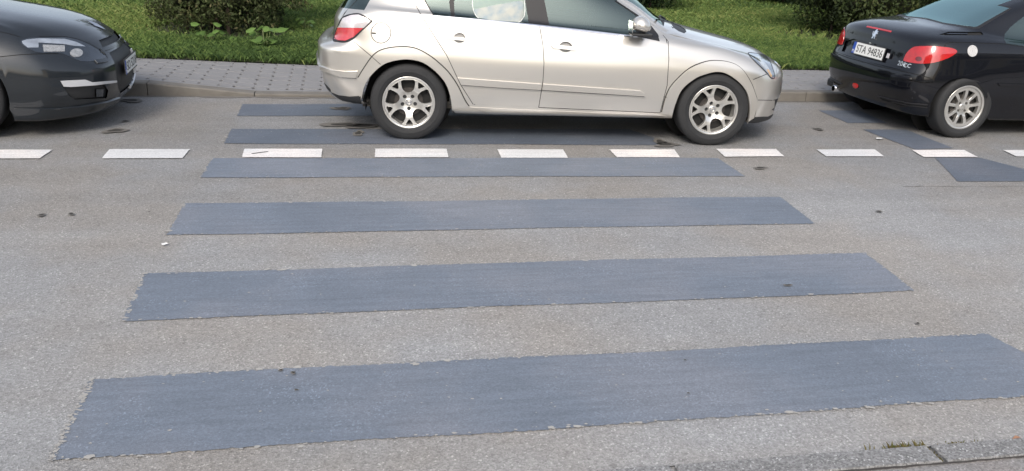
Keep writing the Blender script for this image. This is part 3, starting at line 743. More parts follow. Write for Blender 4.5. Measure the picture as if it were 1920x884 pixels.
class Shell:
    """half body (local y>=0) as a smooth surface over (column u, ring v); the other half is its mirror"""
    SU, SV = 12, 10
    def __init__(s, rings, pose, smooth=2):
        P = np.array(rings, float)                       # K x J x 3
        s.K, s.J = P.shape[:2]; s.pose = pose
        mir = lambda a: a * np.array([1, -1, 1])
        Q = np.concatenate([mir(P[:, 2:3]), mir(P[:, 1:2]), P, mir(P[:, -2:-1]), mir(P[:, -3:-2])], 1)
        Q = dens(Q.transpose(1, 0, 2), s.SU)             # U x K x 3
        Q = dens(Q.transpose(1, 0, 2), s.SV)             # V x U x 3
        for _ in range(smooth):
            A = Q.copy(); A[:, 1:-1] = (Q[:, :-2] + 2 * Q[:, 1:-1] + Q[:, 2:]) / 4; Q = A
            A = Q.copy(); A[1:-1] = (Q[:-2] + 2 * Q[1:-1] + Q[2:]) / 4; Q = A
        du = np.gradient(Q, axis=1); dv = np.gradient(Q, axis=0); N = np.cross(dv, du)
        N /= np.linalg.norm(N, axis=2, keepdims=True) + 1e-12
        a = 2 * s.SU; s.G = Q[:, a:-a].copy(); s.N = N[:, a:-a].copy()
        s.G[:, 0, 1] = 0; s.G[:, -1, 1] = 0
        mid = s.N[s.N.shape[0] // 3, s.N.shape[1] // 2]
        if mid[1] < 0: s.N *= -1
        nv, nu = s.G.shape[:2]; s.nv, s.nu = nv, nu
        V = [Vector(p) for p in s.G.reshape(-1, 3)]; T = []
        for j in range(nv - 1):
            for i in range(nu - 1):
                k = j * nu + i; T += [(k, k + 1, k + nu + 1), (k, k + nu + 1, k + nu)]
        s.V, s.T = V, T; s.bvh = BVHTree.FromPolygons(V, T)
        ca, sa = math.cos(R(pose[2])), math.sin(R(pose[2]))
        s.toL = lambda p: Vector((ca * p.x + sa * p.y, -sa * p.x + ca * p.y, p.z))
        s.eye = s.toL(EYE - Vector((pose[0], pose[1], 0)))
        s.regs = []
    def uv(s, loc, f):
        t = s.T[f]; q = [Vector(((k % s.nu) / s.SU, (k // s.nu) / s.SV, 0)) for k in t]
        r = geometry.barycentric_transform(loc, s.V[t[0]], s.V[t[1]], s.V[t[2]], *q)
        return (r.x, r.y)
    def near(s, p):
        l, n, f, d = s.bvh.find_nearest(Vector(p)); return s.uv(l, f)
    def cast(s, o, d):
        l, n, f, dd = s.bvh.ray_cast(o, d)
        if l is None:
            t = (Vector((1.2, .6, .6)) - o).dot(d); q = None
            for _ in range(6):
                l, n, f, dd = s.bvh.find_nearest(o + d * t); t = (l - o).dot(d)
        return s.uv(l, f)
    def tr(s, kind, pts):
        out = []
        for p in pts:
            if kind == 'p':
                d = s.toL(ray(*p)); out.append(s.cast(Vector((s.eye.x, -s.eye.y, s.eye.z)), Vector((d.x, -d.y, d.z))))
            elif kind == 's': out.append(s.cast(Vector((p[0], 3, p[1])), Vector((0, -1, 0))))
            elif kind == 'f': out.append(s.cast(Vector((9, p[0], p[1])), Vector((-1, 0, 0))))
            elif kind == 'r': out.append(s.cast(Vector((-9, p[0], p[1])), Vector((1, 0, 0))))
            elif kind == 't': out.append(s.cast(Vector((p[0], p[1], 9)), Vector((0, 0, -1))))
            else: out.append(tuple(p))
        return out
    def sm(s, pts, closed=True, n=6):
        q = np.array(pts, float); m = len(q); out = []
        for i in range(m if closed else m - 1):
            a = q[(i - 1) % m] if closed or i > 0 else q[0]; b = q[i]; c = q[(i + 1) % m]; d = q[(i + 2) % m] if closed or i < m - 2 else q[-1]
            for k in range(n):
                t = k / n; out.append(tuple(.5 * (2 * b + (c - a) * t + (2 * a - 5 * b + 4 * c - d) * t * t + (3 * b - 3 * c + d - a) * t ** 3)))
        if not closed: out.append(tuple(q[-1]))
        return s.tr('p', out)
    def line(s, kind, pts, step=5.0, closed=False):
        if kind in 'sfrt': step = .04
        if kind == 'u': step = .25
        q = []; n = len(pts)
        for i in range(n if closed else n - 1):
            a = Vector(pts[i]); b = Vector(pts[(i + 1) % n]); m = max(1, int((b - a).length / step))
            q += [tuple(a.lerp(b, k / m)) for k in range(m)]
        if not closed: q.append(pts[-1])
        return s.tr(kind, q)
    def ev(s, u, v):
        x = min(max(u * s.SU, 0), s.nu - 1.001); y = min(max(v * s.SV, 0), s.nv - 1.001); i, j = int(x), int(y); a, b = x - i, y - j
        w = ((1 - a) * (1 - b), a * (1 - b), (1 - a) * b, a * b)
        p = s.G[j, i] * w[0] + s.G[j, i + 1] * w[1] + s.G[j + 1, i] * w[2] + s.G[j + 1, i + 1] * w[3]
        n = s.N[j, i] * w[0] + s.N[j, i + 1] * w[1] + s.N[j + 1, i] * w[2] + s.N[j + 1, i + 1] * w[3]
        return p, n / (np.linalg.norm(n) + 1e-9)
    def strip(s, uvs, w, closed=False):
        P = [s.ev(*q) for q in uvs]; L = []; Rr = []; n = len(P)
        for i in range(n):
            a = P[(i - 1) % n if closed else max(i - 1, 0)][0]; b = P[(i + 1) % n if closed else min(i + 1, n - 1)][0]
            t = b - a; t = t / (np.linalg.norm(t) + 1e-9); sd = np.cross(P[i][1], t)
            L.append(s.near(P[i][0] + sd * w / 2)); Rr.append(s.near(P[i][0] - sd * w / 2))
        if closed: return [L, Rr]
        return [L + Rr[::-1]]
    def reg(s, name, polys, mat, off=0.0, rim=0.0, side='B', pair=False, parent=None, label=None):
        if polys and not isinstance(polys[0], list): polys = [polys]
        s.regs.append(dict(name=name, polys=polys, mat=mat, off=off, rim=rim, side=side, pair=pair, parent=parent, label=label))
    def ring_reg(s, name, outer, inner, mat, **k):
        s.reg(name, [outer, inner], mat, **k); s.regs[-1]['xor'] = True
    def build(s, root, body='body', bodymat=None, du=9, dv=5):
        pts = []; faces = []
        U, Vv = s.J - 1, s.K - 1
        def add(poly):
            b = len(pts); pts.extend(Vector((q[0] * US, q[1] * VS)) for q in poly); faces.append(list(range(b, b + len(poly))))
        add([(U * i / (U * du), 0) for i in range(U * du)] + [(U, Vv * j / (Vv * dv)) for j in range(Vv * dv)] + [(U - U * i / (U * du), Vv) for i in range(U * du)] + [(0, Vv - Vv * j / (Vv * dv)) for j in range(Vv * dv)])
        for r in s.regs:
            for p in r['polys']: add(p)
        for i in range(1, U * du):
            for j in range(1, Vv * dv):
                pts.append(Vector(((i + .31 * (j % 2)) / du * US, j / dv * VS)))
        res = geometry.delaunay_2d_cdt(pts, [], faces, 0, 1e-5)
        uv = np.array([(p.x / US, p.y / VS) for p in res[0]]); T = np.array([t for t in res[2] if len(t) == 3])
        C = uv[T].mean(1)
        A, B, D = uv[T[:, 0]], uv[T[:, 1]], uv[T[:, 2]]
        area = np.abs((B[:, 0] - A[:, 0]) * (D[:, 1] - A[:, 1]) - (B[:, 1] - A[:, 1]) * (D[:, 0] - A[:, 0]))
        ok = (C[:, 0] > 0) & (C[:, 0] < U) & (C[:, 1] > 0) & (C[:, 1] < Vv) & (area > 1e-9)
        T, C = T[ok], C[ok]
        sg = (uv[T[:, 1], 0] - uv[T[:, 0], 0]) * (uv[T[:, 2], 1] - uv[T[:, 0], 1]) - (uv[T[:, 1], 1] - uv[T[:, 0], 1]) * (uv[T[:, 2], 0] - uv[T[:, 0], 0])
        T[sg < 0] = T[sg < 0][:, ::-1]
        EV = [s.ev(*q) for q in uv]; PP = np.array([e[0] for e in EV]); NN = np.array([e[1] for e in EV])
        # winding so that face normals follow N on the y>0 half
        t0 = T[len(T) // 2]; fn = np.cross(PP[T[:, 1]] - PP[T[:, 0]], PP[T[:, 2]] - PP[T[:, 0]])
        if ((fn * NN[T[:, 0]]).sum(1) > 0).mean() < .5: T = T[:, ::-1]
        def inside(poly):
            x, y = C[:, 0], C[:, 1]; r = np.zeros(len(C), bool); p = np.array(poly); q = np.roll(p, 1, 0)
            for a, b in zip(p, q):
                c = (a[1] > y) != (b[1] > y)
                with np.errstate(divide='ignore', invalid='ignore'):
                    r ^= c & (x < (b[0] - a[0]) * (y - a[1]) / (b[1] - a[1]) + a[0])
            return r
        masks = []
        for r in s.regs:
            m = np.zeros(len(C), bool)
            for p in r['polys']:
                if r.get('xor'): m ^= inside(p)
                else: m |= inside(p)
            masks.append(m)
        bodyreg = dict(name=body, polys=[], mat=bodymat, off=0, rim=0, side='B', pair=False, parent=None, label=None)
        lists = [bodyreg] + s.regs
        objs = {}; data = {}
        for side in 'RL':
            cl = np.zeros(len(C), int)
            for k, r in enumerate(s.regs):
                if r['side'] in ('B', side): cl[masks[k]] = k + 1
            for k, r in enumerate(lists):
                sel = T[cl == k]
                if r['name'] == 'void' or len(sel) == 0: continue
                P = PP + NN * r['off']; N = NN.copy(); Ts = sel
                if side == 'R':
                    P = P * np.array([1, -1, 1]); N = N * np.array([1, -1, 1]); Ts = sel[:, ::-1]
                ids, inv = np.unique(Ts, return_inverse=True); F = inv.reshape(-1, 3)
                V = P[ids]; Nn = N[ids]
                if r['rim'] or r['off'] > 0 or r['off'] < -.008:
                    dep = (r['rim'] or .006) + max(r['off'], 0) if r['off'] >= 0 else r['off'] + .0005
                    e = {}
                    for f in F:
                        for a, b in ((f[0], f[1]), (f[1], f[2]), (f[2], f[0])):
                            if (b, a) in e: del e[(b, a)]
                            else: e[(a, b)] = 1
                    V2 = []; N2 = []; F2 = []; b0 = len(V)
                    for a, b in e:
                        if abs(V[a][1]) < 1e-4 and abs(V[b][1]) < 1e-4: continue
                        d = V[b] - V[a]; nn = np.cross(d, Nn[a]); nn /= np.linalg.norm(nn) + 1e-9
                        k0 = b0 + len(V2)
                        V2 += [V[a], V[b], V[b] - Nn[b] * dep, V[a] - Nn[a] * dep]; N2 += [nn * .8 + Nn[a] * .4, nn * .8 + Nn[b] * .4, nn, nn]; F2 += [(k0 + 1, k0, k0 + 3), (k0 + 1, k0 + 3, k0 + 2)]
                    if r['off'] < 0: pass
                    if V2:
                        V = np.concatenate([V, V2]); Nn = np.concatenate([Nn, N2]); F = np.concatenate([F, np.array(F2)])
                pr = r['name'] != body and V[:, 1].min() * 0 + np.abs(V[:, 1]).min() > .015
                key = (r['name'], side if pr else '', k if r['name'] != 'intake' else r['mat'].name)
                dd = data.setdefault(key, dict(V=[], N=[], F=[], n=0, r=r, side=side))
                dd['V'].append(V); dd['N'].append(Nn); dd['F'].append(F + dd['n']); dd['n'] += len(V)
        for key, d in data.items():
            r = d['r']; par = root
            if r['parent']: par = objs.get((r['parent'], d['side'])) or objs.get((r['parent'], '')) or root
            o = mk(r['name'], np.concatenate(d['V']), np.concatenate(d['F']), r['mat'], par, normals=np.concatenate(d['N']))
            if r['label']: o['label'] = r['label']
            objs[(key[0], d['side'] if key[1] else '')] = o
        s.objs = objs
        return objs
    def liner(s, root, wheels, v0, v1, d=.05, rad=.42):
        nv, nu = s.nv, s.nu; step = 3
        P = s.G - s.N * d
        for m in (1, -1):
            idx = {}; V = []; F = []
            for j in range(int(v0 * s.SV), int(v1 * s.SV) + 1, step):
                for i in range(0, nu, step):
                    idx[(j, i)] = len(V); p = P[j, i]; V.append((p[0], max(p[1], 0) * m, p[2]))
            for (j, i), k in list(idx.items()):
                if (j + step, i + step) in idx:
                    c = P[j, i]
                    if any((c[0] - wx) ** 2 + (c[2] - .31) ** 2 < rad ** 2 for wx in wheels): continue
                    F.append((k, idx[(j, i + step)], idx[(j + step, i + step)], idx[(j + step, i)]))
            mk('interior_trim', V, F, MT['inner'], root)
    def place(s, u, v, side=-1):
        """frame on the surface: origin, x = forward along the body, z = up, y = inward"""
        p, n = s.ev(u, v); p = Vector(p); n = Vector(n)
        if side < 0: p.y *= -1; n.y *= -1
        return p, n

def arc(c, r, a0, a1, n=40, sx=1.0):
    return [(c[0] + sx * r * math.cos(R(a0 + (a1 - a0) * i / n)), c[1] + r * math.sin(R(a0 + (a1 - a0) * i / n))) for i in range(n + 1)]
def ell(c, rx, ry, n=24, rot=0):
    return [(c[0] + rx * math.cos(6.2832 * k / n), c[1] + ry * math.sin(6.2832 * k / n)) for k in range(n)]

# ------------------------------------------------------------------ wheels
def plate_mesh(outer, holes, grid, yfun, thick, name, mat, parent):
    pts = [Vector(p) for p in outer]; F = [list(range(len(outer)))]
    for h in holes: b = len(pts); pts += [Vector(p) for p in h]; F.append(list(range(b, b + len(h))))
    xs = [p[0] for p in outer]; lim = max(xs); x = -lim
    while x < lim:
        z = -lim
        while z < lim:
            pts.append(Vector((x + random.uniform(-.1, .1) * grid, z))); z += grid
        x += grid
    res = geometry.delaunay_2d_cdt(pts, [], F, 0, 1e-6)
    def ins(c, poly):
        r = False; n = len(poly)
        for i in range(n):
            a, b = poly[i], poly[i - 1]
            if (a[1] > c[1]) != (b[1] > c[1]) and c[0] < (b[0] - a[0]) * (c[1] - a[1]) / (b[1] - a[1]) + a[0]: r = not r
        return r
    V = [(p.x, yfun(math.hypot(p.x, p.y), math.atan2(p.y, p.x)), p.y) for p in res[0]]; T = []
    for t in res[2]:
        c = (sum(res[0][i].x for i in t) / 3, sum(res[0][i].y for i in t) / 3)
        if ins(c, outer) and not any(ins(c, h) for h in holes): T.append(tuple(t))
    e = {}
    for t in T:
        for a, b in ((t[0], t[1]), (t[1], t[2]), (t[2], t[0])):
            if (b, a) in e: del e[(b, a)]
            else: e[(a, b)] = 1
    fn = []
    for a, b in e:
        k = len(V); V += [V[a], V[b], (V[b][0] * .985, V[b][1] + thick, V[b][2] * .985), (V[a][0] * .985, V[a][1] + thick, V[a][2] * .985)]; fn.append((k + 1, k, k + 3, k + 2))
    return mk(name, V, T + fn, mat, parent, smooth=False)

def wheel(root, pos, Rt, rr, w, style, right=True, rot=0.0, steer=0.0):
    W = empty('wheel', pos, (0 if right else math.pi) + steer, root)
    t = MB()
    pr = [(rr - .004, -w * .40), (rr + .004, -w * .46), (rr + .02, -w * .495), (rr + .035, -w * .505), (rr + .037, -w * .511), (rr + .045, -w * .511), (rr + .047, -w * .507), (Rt - .040, -w * .512), (Rt - .036, -w * .505), (Rt - .022, -w * .488), (Rt - .010, -w * .45), (Rt - .003, -w * .39), (Rt, -w * .2), (Rt, w * .2), (Rt - .003, w * .39), (Rt - .012, w * .46), (Rt - .04, w * .5), (rr + .02, w * .48), (rr - .004, w * .4)]
    t.lathe_y(pr, 64); t.build('tyre', MT['rubber'], W, True)
    b = MB(); b.lathe_y([(rr - .014, -w * .425), (rr - .004, -w * .455), (rr + .003, -w * .45), (rr + .003, -w * .40), (rr - .012, -w * .38), (rr - .02, -w * .30), (rr - .035, -.02), (rr - .035, w * .42)], 64)
    rim = b.build('rim', MT['alloy'], W, True)
    holes = []
    P = lambda r, a: (r * math.cos(a), r * math.sin(a))
    if style == 'y':
        for k in range(5):
            a = R(rot + 72 * k); q = []
            for r, h in ((.081, .010), (.087, .026), (.101, .041), (.122, .051), (.146, .056), (.169, .058), (.183, .054), (.188, .042)): q.append((r, h))
            pol = [(r * math.cos(a) - h * math.sin(a), r * math.sin(a) + h * math.cos(a)) for r, h in q] + [(r * math.cos(a) + h * math.sin(a), r * math.sin(a) - h * math.cos(a)) for r, h in q[::-1]]
            holes.append(pol)
            a2 = a + R(36); q = [(.142, .003), (.148, .009), (.179, .029), (.187, .028)]
            holes.append([(r * math.cos(a2) - h * math.sin(a2), r * math.sin(a2) + h * math.cos(a2)) for r, h in q] + [(r * math.cos(a2) + h * math.sin(a2), r * math.sin(a2) - h * math.cos(a2)) for r, h in q[::-1]])
        yf = lambda r, a: -w * .40 + .030 * max(0, 1 - (r / .19) ** 2) - .018 * math.exp(-((r - .12) / .05) ** 2)
        lug, nl, lr = .055, 5, .0165
    elif style == 'nine':
        k0 = .93
        for k in range(9):
            a = R(rot + 40 * k); q = [(.078, .006), (.084, .014), (.13, .029), (.166, .040), (.172, .036)]
            holes.append([(r * k0 * math.cos(a) - h * math.sin(a), r * k0 * math.sin(a) + h * math.cos(a)) for r, h in q] + [(r * k0 * math.cos(a) + h * math.sin(a), r * k0 * math.sin(a) - h * math.cos(a)) for r, h in q[::-1]])
        yf = lambda r, a: -w * .38 + .02 * max(0, 1 - (r / .10) ** 2)
        lug, nl, lr = .050, 4, .013
    else:
        for k in range(5):
            a = R(rot + 72 * k); q = [(.07, .008), (.09, .03), (.15, .062), (.186, .075), (.194, .06)]
            holes.append([(r * math.cos(a) - h * math.sin(a), r * math.sin(a) + h * math.cos(a)) for r, h in q] + [(r * math.cos(a) + h * math.sin(a), r * math.sin(a) - h * math.cos(a)) for r, h in q[::-1]])
        yf = lambda r, a: -w * .38 + .02 * max(0, 1 - (r / .10) ** 2)
        lug, nl, lr = .056, 5, .013
    hl = holes + [ell(P(lug, R(rot + 36 + 360 / nl * k) if style == 'y' else R(45 + 360 / nl * k)), lr, lr, 12) for k in range(nl)]
    ro = rr - .012
    plate_mesh(ell((0, 0), ro, ro, 72), hl, .012, yf, .03, 'spokes', MT['alloy'], W)
    c = MB(); c.disc_y(rr - .02, -w * .12, flip=False, n=40); c.build('wheel_back', MT['seam'], W)
    c = MB(); c.lathe_y([(.03, -w * .2), (.118, -w * .2), (.118, -w * .16)], 40); c.build('brake_disc', MT['iron'], W)
    h = MB(); h.disc_y(.075, -w * .22, n=28); h.build('hub', MT['dark'], W)
    e = MB(); y0 = yf(0, 0)
    e.lathe_y([(.034, y0 + .004), (.033, y0 - .004), (.026, y0 - .008), (0.0005, y0 - .0085)], 28); e.build('centre_cap', MT['alloy'], W, True)
    if style == 'y':
        e = MB(); e.lathe_y([(.023, y0 - .0085), (.023, y0 - .0115), (.018, y0 - .0115), (.018, y0 - .0085)], 24)
        e.box((0, y0 - .010, 0), (.05, .003, .006), Matrix.Rotation(R(-12), 3, 'Y')); e.build('emblem', MT['chrome'], W)
    return W

def well(root, x, z, r, y0, y1):
    for m in (1, -1):
        mb = MB(); V = []; F = []; n = 24
        for k in range(n + 1):
            a = R(-12 + 204 * k / n); V += [(x + r * math.cos(a), m * y0, z + r * math.sin(a)), (x + r * math.cos(a), m * y1, z + r * math.sin(a))]
        for k in range(n): F.append((2 * k, 2 * k + 1, 2 * k + 3, 2 * k + 2))
        b = len(V); V += [(x + r * math.cos(R(15 * k)), m * y0, z + r * math.sin(R(15 * k))) for k in range(24)]; F.append(tuple(range(b, b + 24)))
        mb.add(V, F); mb.build('wheel_arch_liner', MT['seam'], root)

def seats(root, xs, z, w=.24, hr=.62):
    for x, dx in xs:
        for m in (1, -1):
            s = MB(); s.box((x, m * .36, z + .08), (.5, .5, .16), bev=.05); s.box((x - .27, m * .36, z + .38), (.14, .48, .60), Matrix.Rotation(R(-14), 3, 'Y'), bev=.05)
            s.box((x - .36, m * .36, z + .76), (.09, .26, .17), Matrix.Rotation(R(-10), 3, 'Y'), bev=.035)
            s.build('seat', MT['seat'], root, True)

def steering(root, x, y, z):
    s = MB(); pts = [(x + .07 * math.sin(6.283 * k / 24), y + .18 * math.cos(6.283 * k / 24), z + .165 * math.sin(6.283 * k / 24)) for k in range(25)]
    s.tube(pts, .014, 6); s.tube([(x, y, z), (x + .3, y, z - .1)], [.05, .03], 8); s.build('steering_wheel', MT['dark'], root, True)

def text_mesh(txt, size, depth=.001):
    cu = bpy.data.curves.new('lettering', 'FONT'); cu.body = txt; cu.size = size; cu.extrude = depth; cu.align_x = 'CENTER'; cu.align_y = 'CENTER'
    o = bpy.data.objects.new('lettering', cu); COL.objects.link(o)
    dg = bpy.context.evaluated_depsgraph_get(); dg.update()
    me = o.evaluated_get(dg).to_mesh(); V = [tuple(v.co) for v in me.vertices]; F = [tuple(p.vertices) for p in me.polygons]
    o.evaluated_get(dg).to_mesh_clear(); bpy.data.objects.remove(o); bpy.data.curves.remove(cu)
    return V, F

def flat(root, name, mat, V, F, org, ex, ez, parent=None):
    """2-D shape (x right, y up, z out) put on a plane at org spanned by ex (right) and ez (up)"""
    ex = ex.normalized(); ez = (ez - ex * ez.dot(ex)).normalized(); no = ex.cross(ez)
    P = [org + ex * v[0] + ez * v[1] + no * v[2] for v in V]
    return mk(name, P, F, mat, parent or root)

def boxVF(w, h, d):
    x, y = w / 2, h / 2
    V = [(-x, -y, 0), (x, -y, 0), (x, y, 0), (-x, y, 0), (-x, -y, d), (x, -y, d), (x, y, d), (-x, y, d)]
    return V, [(0, 3, 2, 1), (4, 5, 6, 7), (0, 1, 5, 4), (1, 2, 6, 5), (2, 3, 7, 6), (3, 0, 4, 7)]

def number_plate(root, org, ex, ez, txt, w=.52, h=.114):
    V, F = boxVF(w + .02, h + .02, .006); hold = flat(root, 'number_plate', MT['dark'], V, F, org, ex, ez)
    no = ex.normalized().cross(ez.normalized())
    V, F = boxVF(w, h, .0075); flat(root, 'plate_face', MT['platew'], V, F, org, ex, ez, hold)
    V, F = boxVF(.045, h, .009); flat(root, 'country_band', MT['plateb'], [(v[0] - w / 2 + .0225, v[1], v[2]) for v in V], F, org, ex, ez, hold)
    V, F = text_mesh('PL', .036, .0005); flat(root, 'country_code', MT['platew'], [(v[0] - w / 2 + .0225, v[1] - .033, v[2] + .0096) for v in V], F, org, ex, ez, hold)
    V, F = text_mesh(txt, .106, .0006)
    xs = [v[0] for v in V]; sc = (w - .085) / (max(xs) - min(xs)); ys = [v[1] for v in V]; my = (max(ys) + min(ys)) / 2
    flat(root, 'lettering', MT['ink'], [((v[0] - (max(xs) + min(xs)) / 2) * sc + .027, (v[1] - my), v[2] + .0085) for v in V], F, org, ex, ez, hold)
    return hold

def bar(s, name, px0, px1, rad, out, mat, root, parent, kind='p'):
    a, na = s.place(*s.tr(kind, [px0])[0]); b, nb = s.place(*s.tr(kind, [px1])[0])
    return a, na, b, nb
# ================================================================== silver hatchback
X0 = [2.614, 2.12, 1.55, 1.03, .45, 0]
def ringset(rows):
    out = []
    for fx, fy, fz, sx, sy, sz, bx, by, bz in rows:
        out.append([(x, y, z) for x, y, z in zip(fx + sx + bx, fy + sy + by, fz + sz + bz)])
    return out
A_ = ringset([
 ([3.245, 3.219, 3.159, 3.055, 2.900], [0, .25, .45, .58, .66], [.22] * 5, X0, [.68] * 6, [.22] * 6, [-.36, -.46, -.54, -.57], [.66, .56, .36, 0], [.26, .26, .26, .26]),
 ([3.365, 3.335, 3.245, 3.107, 2.943], [0, .30, .54, .70, .80], [.19, .19, .19, .19, .20], X0, [.82, .815, .815, .815, .82, .82], [.235, .24, .238, .238, .24, .27], [-.36, -.58, -.68, -.71], [.80, .70, .42, 0], [.29, .29, .30, .30]),
 ([3.400, 3.370, 3.275, 3.129, 2.952], [0, .31, .56, .735, .835], [.30, .30, .30, .30, .31], X0, [.85, .842, .842, .842, .848, .85], [.33, .33, .33, .33, .335, .35], [-.38, -.64, -.745, -.77], [.835, .735, .44, 0], [.38, .40, .41, .41]),
 ([3.420, 3.390, 3.300, 3.150, 2.960], [0, .315, .57, .75, .845], [.45, .45, .45, .46, .47], X0, [.86, .858, .858, .858, .86, .86], [.48, .48, .48, .48, .49, .50], [-.39, -.675, -.775, -.80], [.85, .76, .45, 0], [.53, .56, .57, .57]),
 ([3.415, 3.385, 3.290, 3.137, 2.956], [0, .31, .56, .74, .84], [.58, .58, .585, .595, .61], X0, [.858, .864, .866, .866, .864, .86], [.63, .63, .63, .64, .65, .66], [-.39, -.685, -.78, -.80], [.85, .765, .45, 0], [.68, .725, .73, .73]),
 ([3.355, 3.320, 3.219, 3.055, 2.926], [0, .30, .54, .71, .80], [.665, .665, .675, .695, .715], X0, [.828, .845, .848, .848, .848, .842], [.745, .765, .775, .785, .80, .81], [-.38, -.575, -.655, -.67], [.83, .70, .42, 0], [.815, .80, .79, .79]),
 ([3.255, 3.223, 3.124, 2.973, 2.870], [0, .28, .49, .65, .725], [.72, .72, .728, .75, .775], X0, [.780, .816, .822, .823, .821, .812], [.82, .848, .868, .895, .93, .95], [-.37, -.555, -.635, -.65], [.80, .68, .41, 0], [.97, .96, .94, .94]),
 ([3.055, 3.029, 2.943, 2.820, 2.720], [0, .28, .47, .59, .645], [.805, .803, .80, .808, .822], [2.50, 2.10, 1.55, 1.03, .45, .02], [.70, .780, .800, .805, .800, .785], [.865, .898, .932, .968, 1.008, 1.03], [-.32, -.50, -.57, -.585], [.75, .63, .40, 0], [1.045, 1.04, 1.04, 1.04]),
 ([2.300, 2.280, 2.240, 2.200, 2.170], [0, .28, .48, .60, .65], [.985, .98, .97, .955, .95], [2.13, 2.03, 1.55, 1.03, .45, .05], [.68, .715, .748, .752, .748, .735], [.945, .955, .975, 1.008, 1.045, 1.07], [-.25, -.42, -.50, -.51], [.70, .59, .38, 0], [1.09, 1.12, 1.13, 1.13]),
 ([1.950, 1.940, 1.910, 1.880, 1.850], [0, .26, .44, .555, .60], [1.20, 1.195, 1.18, 1.16, 1.155], [1.80, 1.72, 1.42, 1.0, .48, .12], [.62, .64, .665, .67, .66, .645], [1.15, 1.16, 1.20, 1.21, 1.23, 1.24], [-.13, -.28, -.36, -.37], [.605, .53, .36, 0], [1.245, 1.26, 1.265, 1.265]),
 ([1.500, 1.490, 1.470, 1.430, 1.400], [0, .25, .41, .50, .53], [1.39, 1.385, 1.37, 1.355, 1.35], [1.36, 1.30, 1.15, .95, .52, .20], [.55, .56, .575, .58, .575, .56], [1.35, 1.355, 1.375, 1.385, 1.39, 1.385], [0, -.12, -.19, -.20], [.54, .48, .33, 0], [1.38, 1.38, 1.385, 1.385]),
 ([1.360, 1.355, 1.340, 1.310, 1.290], [0, .16, .26, .32, .34], [1.43, 1.43, 1.42, 1.415, 1.41], [1.26, 1.22, 1.08, .9, .55, .28], [.35, .36, .36, .36, .36, .35], [1.41, 1.415, 1.43, 1.44, 1.445, 1.435], [.12, .02, -.03, -.04], [.33, .29, .2, 0], [1.43, 1.425, 1.425, 1.425]),
 ([1.220, 1.210, 1.200, 1.190, 1.180], [0] * 5, [1.452] * 5, [1.16, 1.12, 1.0, .85, .55, .35], [0] * 6, [1.452, 1.455, 1.46, 1.46, 1.46, 1.455], [.25, .18, .14, .12], [0] * 4, [1.45, 1.447, 1.445, 1.445]),
])
PA = (.561, 7.762, -4.64)
s = Shell(A_, PA)
hatch = empty('parked_car', (PA[0], PA[1], 0), R(PA[2]))
tag(hatch, 'silver five-door hatchback parked on the blue-grey crossing bars between the two dark cars', 'car', 'cars parked along the far kerb')
p = lambda pts, c=False: s.line('p', pts, closed=c)
SIL = MT['silver']
# --- big panels (later entries win)
s.reg('front_bumper', [(-.5, -.5)] + [(4.05, -.5), (4.05, 3.9)] + p([(1412, 150), (1437, 140), (1446, 148.5), (1452, 148)]) + [(2.0, 5.0), (-.5, 5.15)], MT['silver2'])
s.reg('bonnet', [(-.5, 5.25), (2.4, 5.5), (3.3, 6.1), (4.0, 6.55), (5.0, 7.15), (5.4, 7.85), (3.0, 7.95), (-.5, 7.95)], SIL)
s.reg('rear_bumper', p([(714, 122), (662, 79), (649, 80), (633, 79), (618, 79)]) + [(15, 5.1), (15, -.5), (10.55, -.5)] + p([(679, 190), (682, 165), (695, 142)]), MT['silver2'])
s.reg('tailgate', [(12.15, 5.2), (15, 5.2), (15, 10.4), (12.1, 10.2), (12.0, 7.9), (11.9, 7.2)], SIL)
dr_r = p([(1012, 51), (1018, 85), (1020, 119), (1018, 153), (1010, 202)])
r_bot = p([(1010, 202), (887, 196)]); r_rear = p([(887, 196), (863, 158), (838, 105), (811, 63), (787, 24), (776, 4)])
f_front = p([(1237.6, 212), (1245, 183), (1251, 160), (1254, 112), (1253, 78), (1243, 66)])
f_bot = p([(1010, 202), (1237.6, 212)])
s.reg('front_door', dr_r[::-1] and (dr_r + f_bot[1:] + f_front[1:] + [(6.15, 7.9), (7.96, 7.95)]), SIL, pair=True)
s.reg('rear_door', r_bot + r_rear[1:] + [(9.6, 8.0), (7.96, 7.95)] + dr_r, SIL, pair=True)
# --- glass house
s.reg('windscreen', [(-.5, 8.12), (3.0, 8.12), (3.5, 9.0), (3.7, 9.9), (-.5, 9.95)], MT['glass'], off=-.004)
s.reg('rear_window', p([(634, 14), (658, 17), (683, 19.5), (694, 0)]) + [(12.05, 9.3), (12.2, 9.8), (15, 9.9), (15, 7.1)], MT['glass'], off=-.004)
wb = p([(812, 29), (900, 36), (1010, 46.5), (1100, 56.5), (1190, 68), (1237, 78)])           # lower edge of the side glass
top = [(9.0, 9.85), (7.0, 9.85), (5.6, 9.8)]
ap = p([(1237, 78), (1233, 64), (1222, 50), (1194, 27), (1155, 1)])
rp = p([(793, -2), (812, 29)])
s.reg('window_surround', wb + ap[1:] + [(5.1, 9.2), (5.7, 9.82)] + top[::-1][1:] + [(9.45, 9.4)] + rp, MT['rubber2'], off=.001)
fg = p([(1030, 48), (1110, 57.5), (1185, 66.5), (1193, 66), (1193, 29), (1153, 2)])
s.reg('front_window', fg + [(5.2, 9.15), (5.75, 9.72), (7.55, 9.78)] + p([(1021, 2), (1030, 48)]), MT['glass'], off=-.003, pair=True)
s.reg('rear_window_pane', p([(853, 33), (920, 38.5), (992, 45), (985, 2)]) + [(7.85, 9.78), (8.8, 9.74)] + p([(851, 2), (853, 33)]), MT['glass'], off=-.003, pair=True)
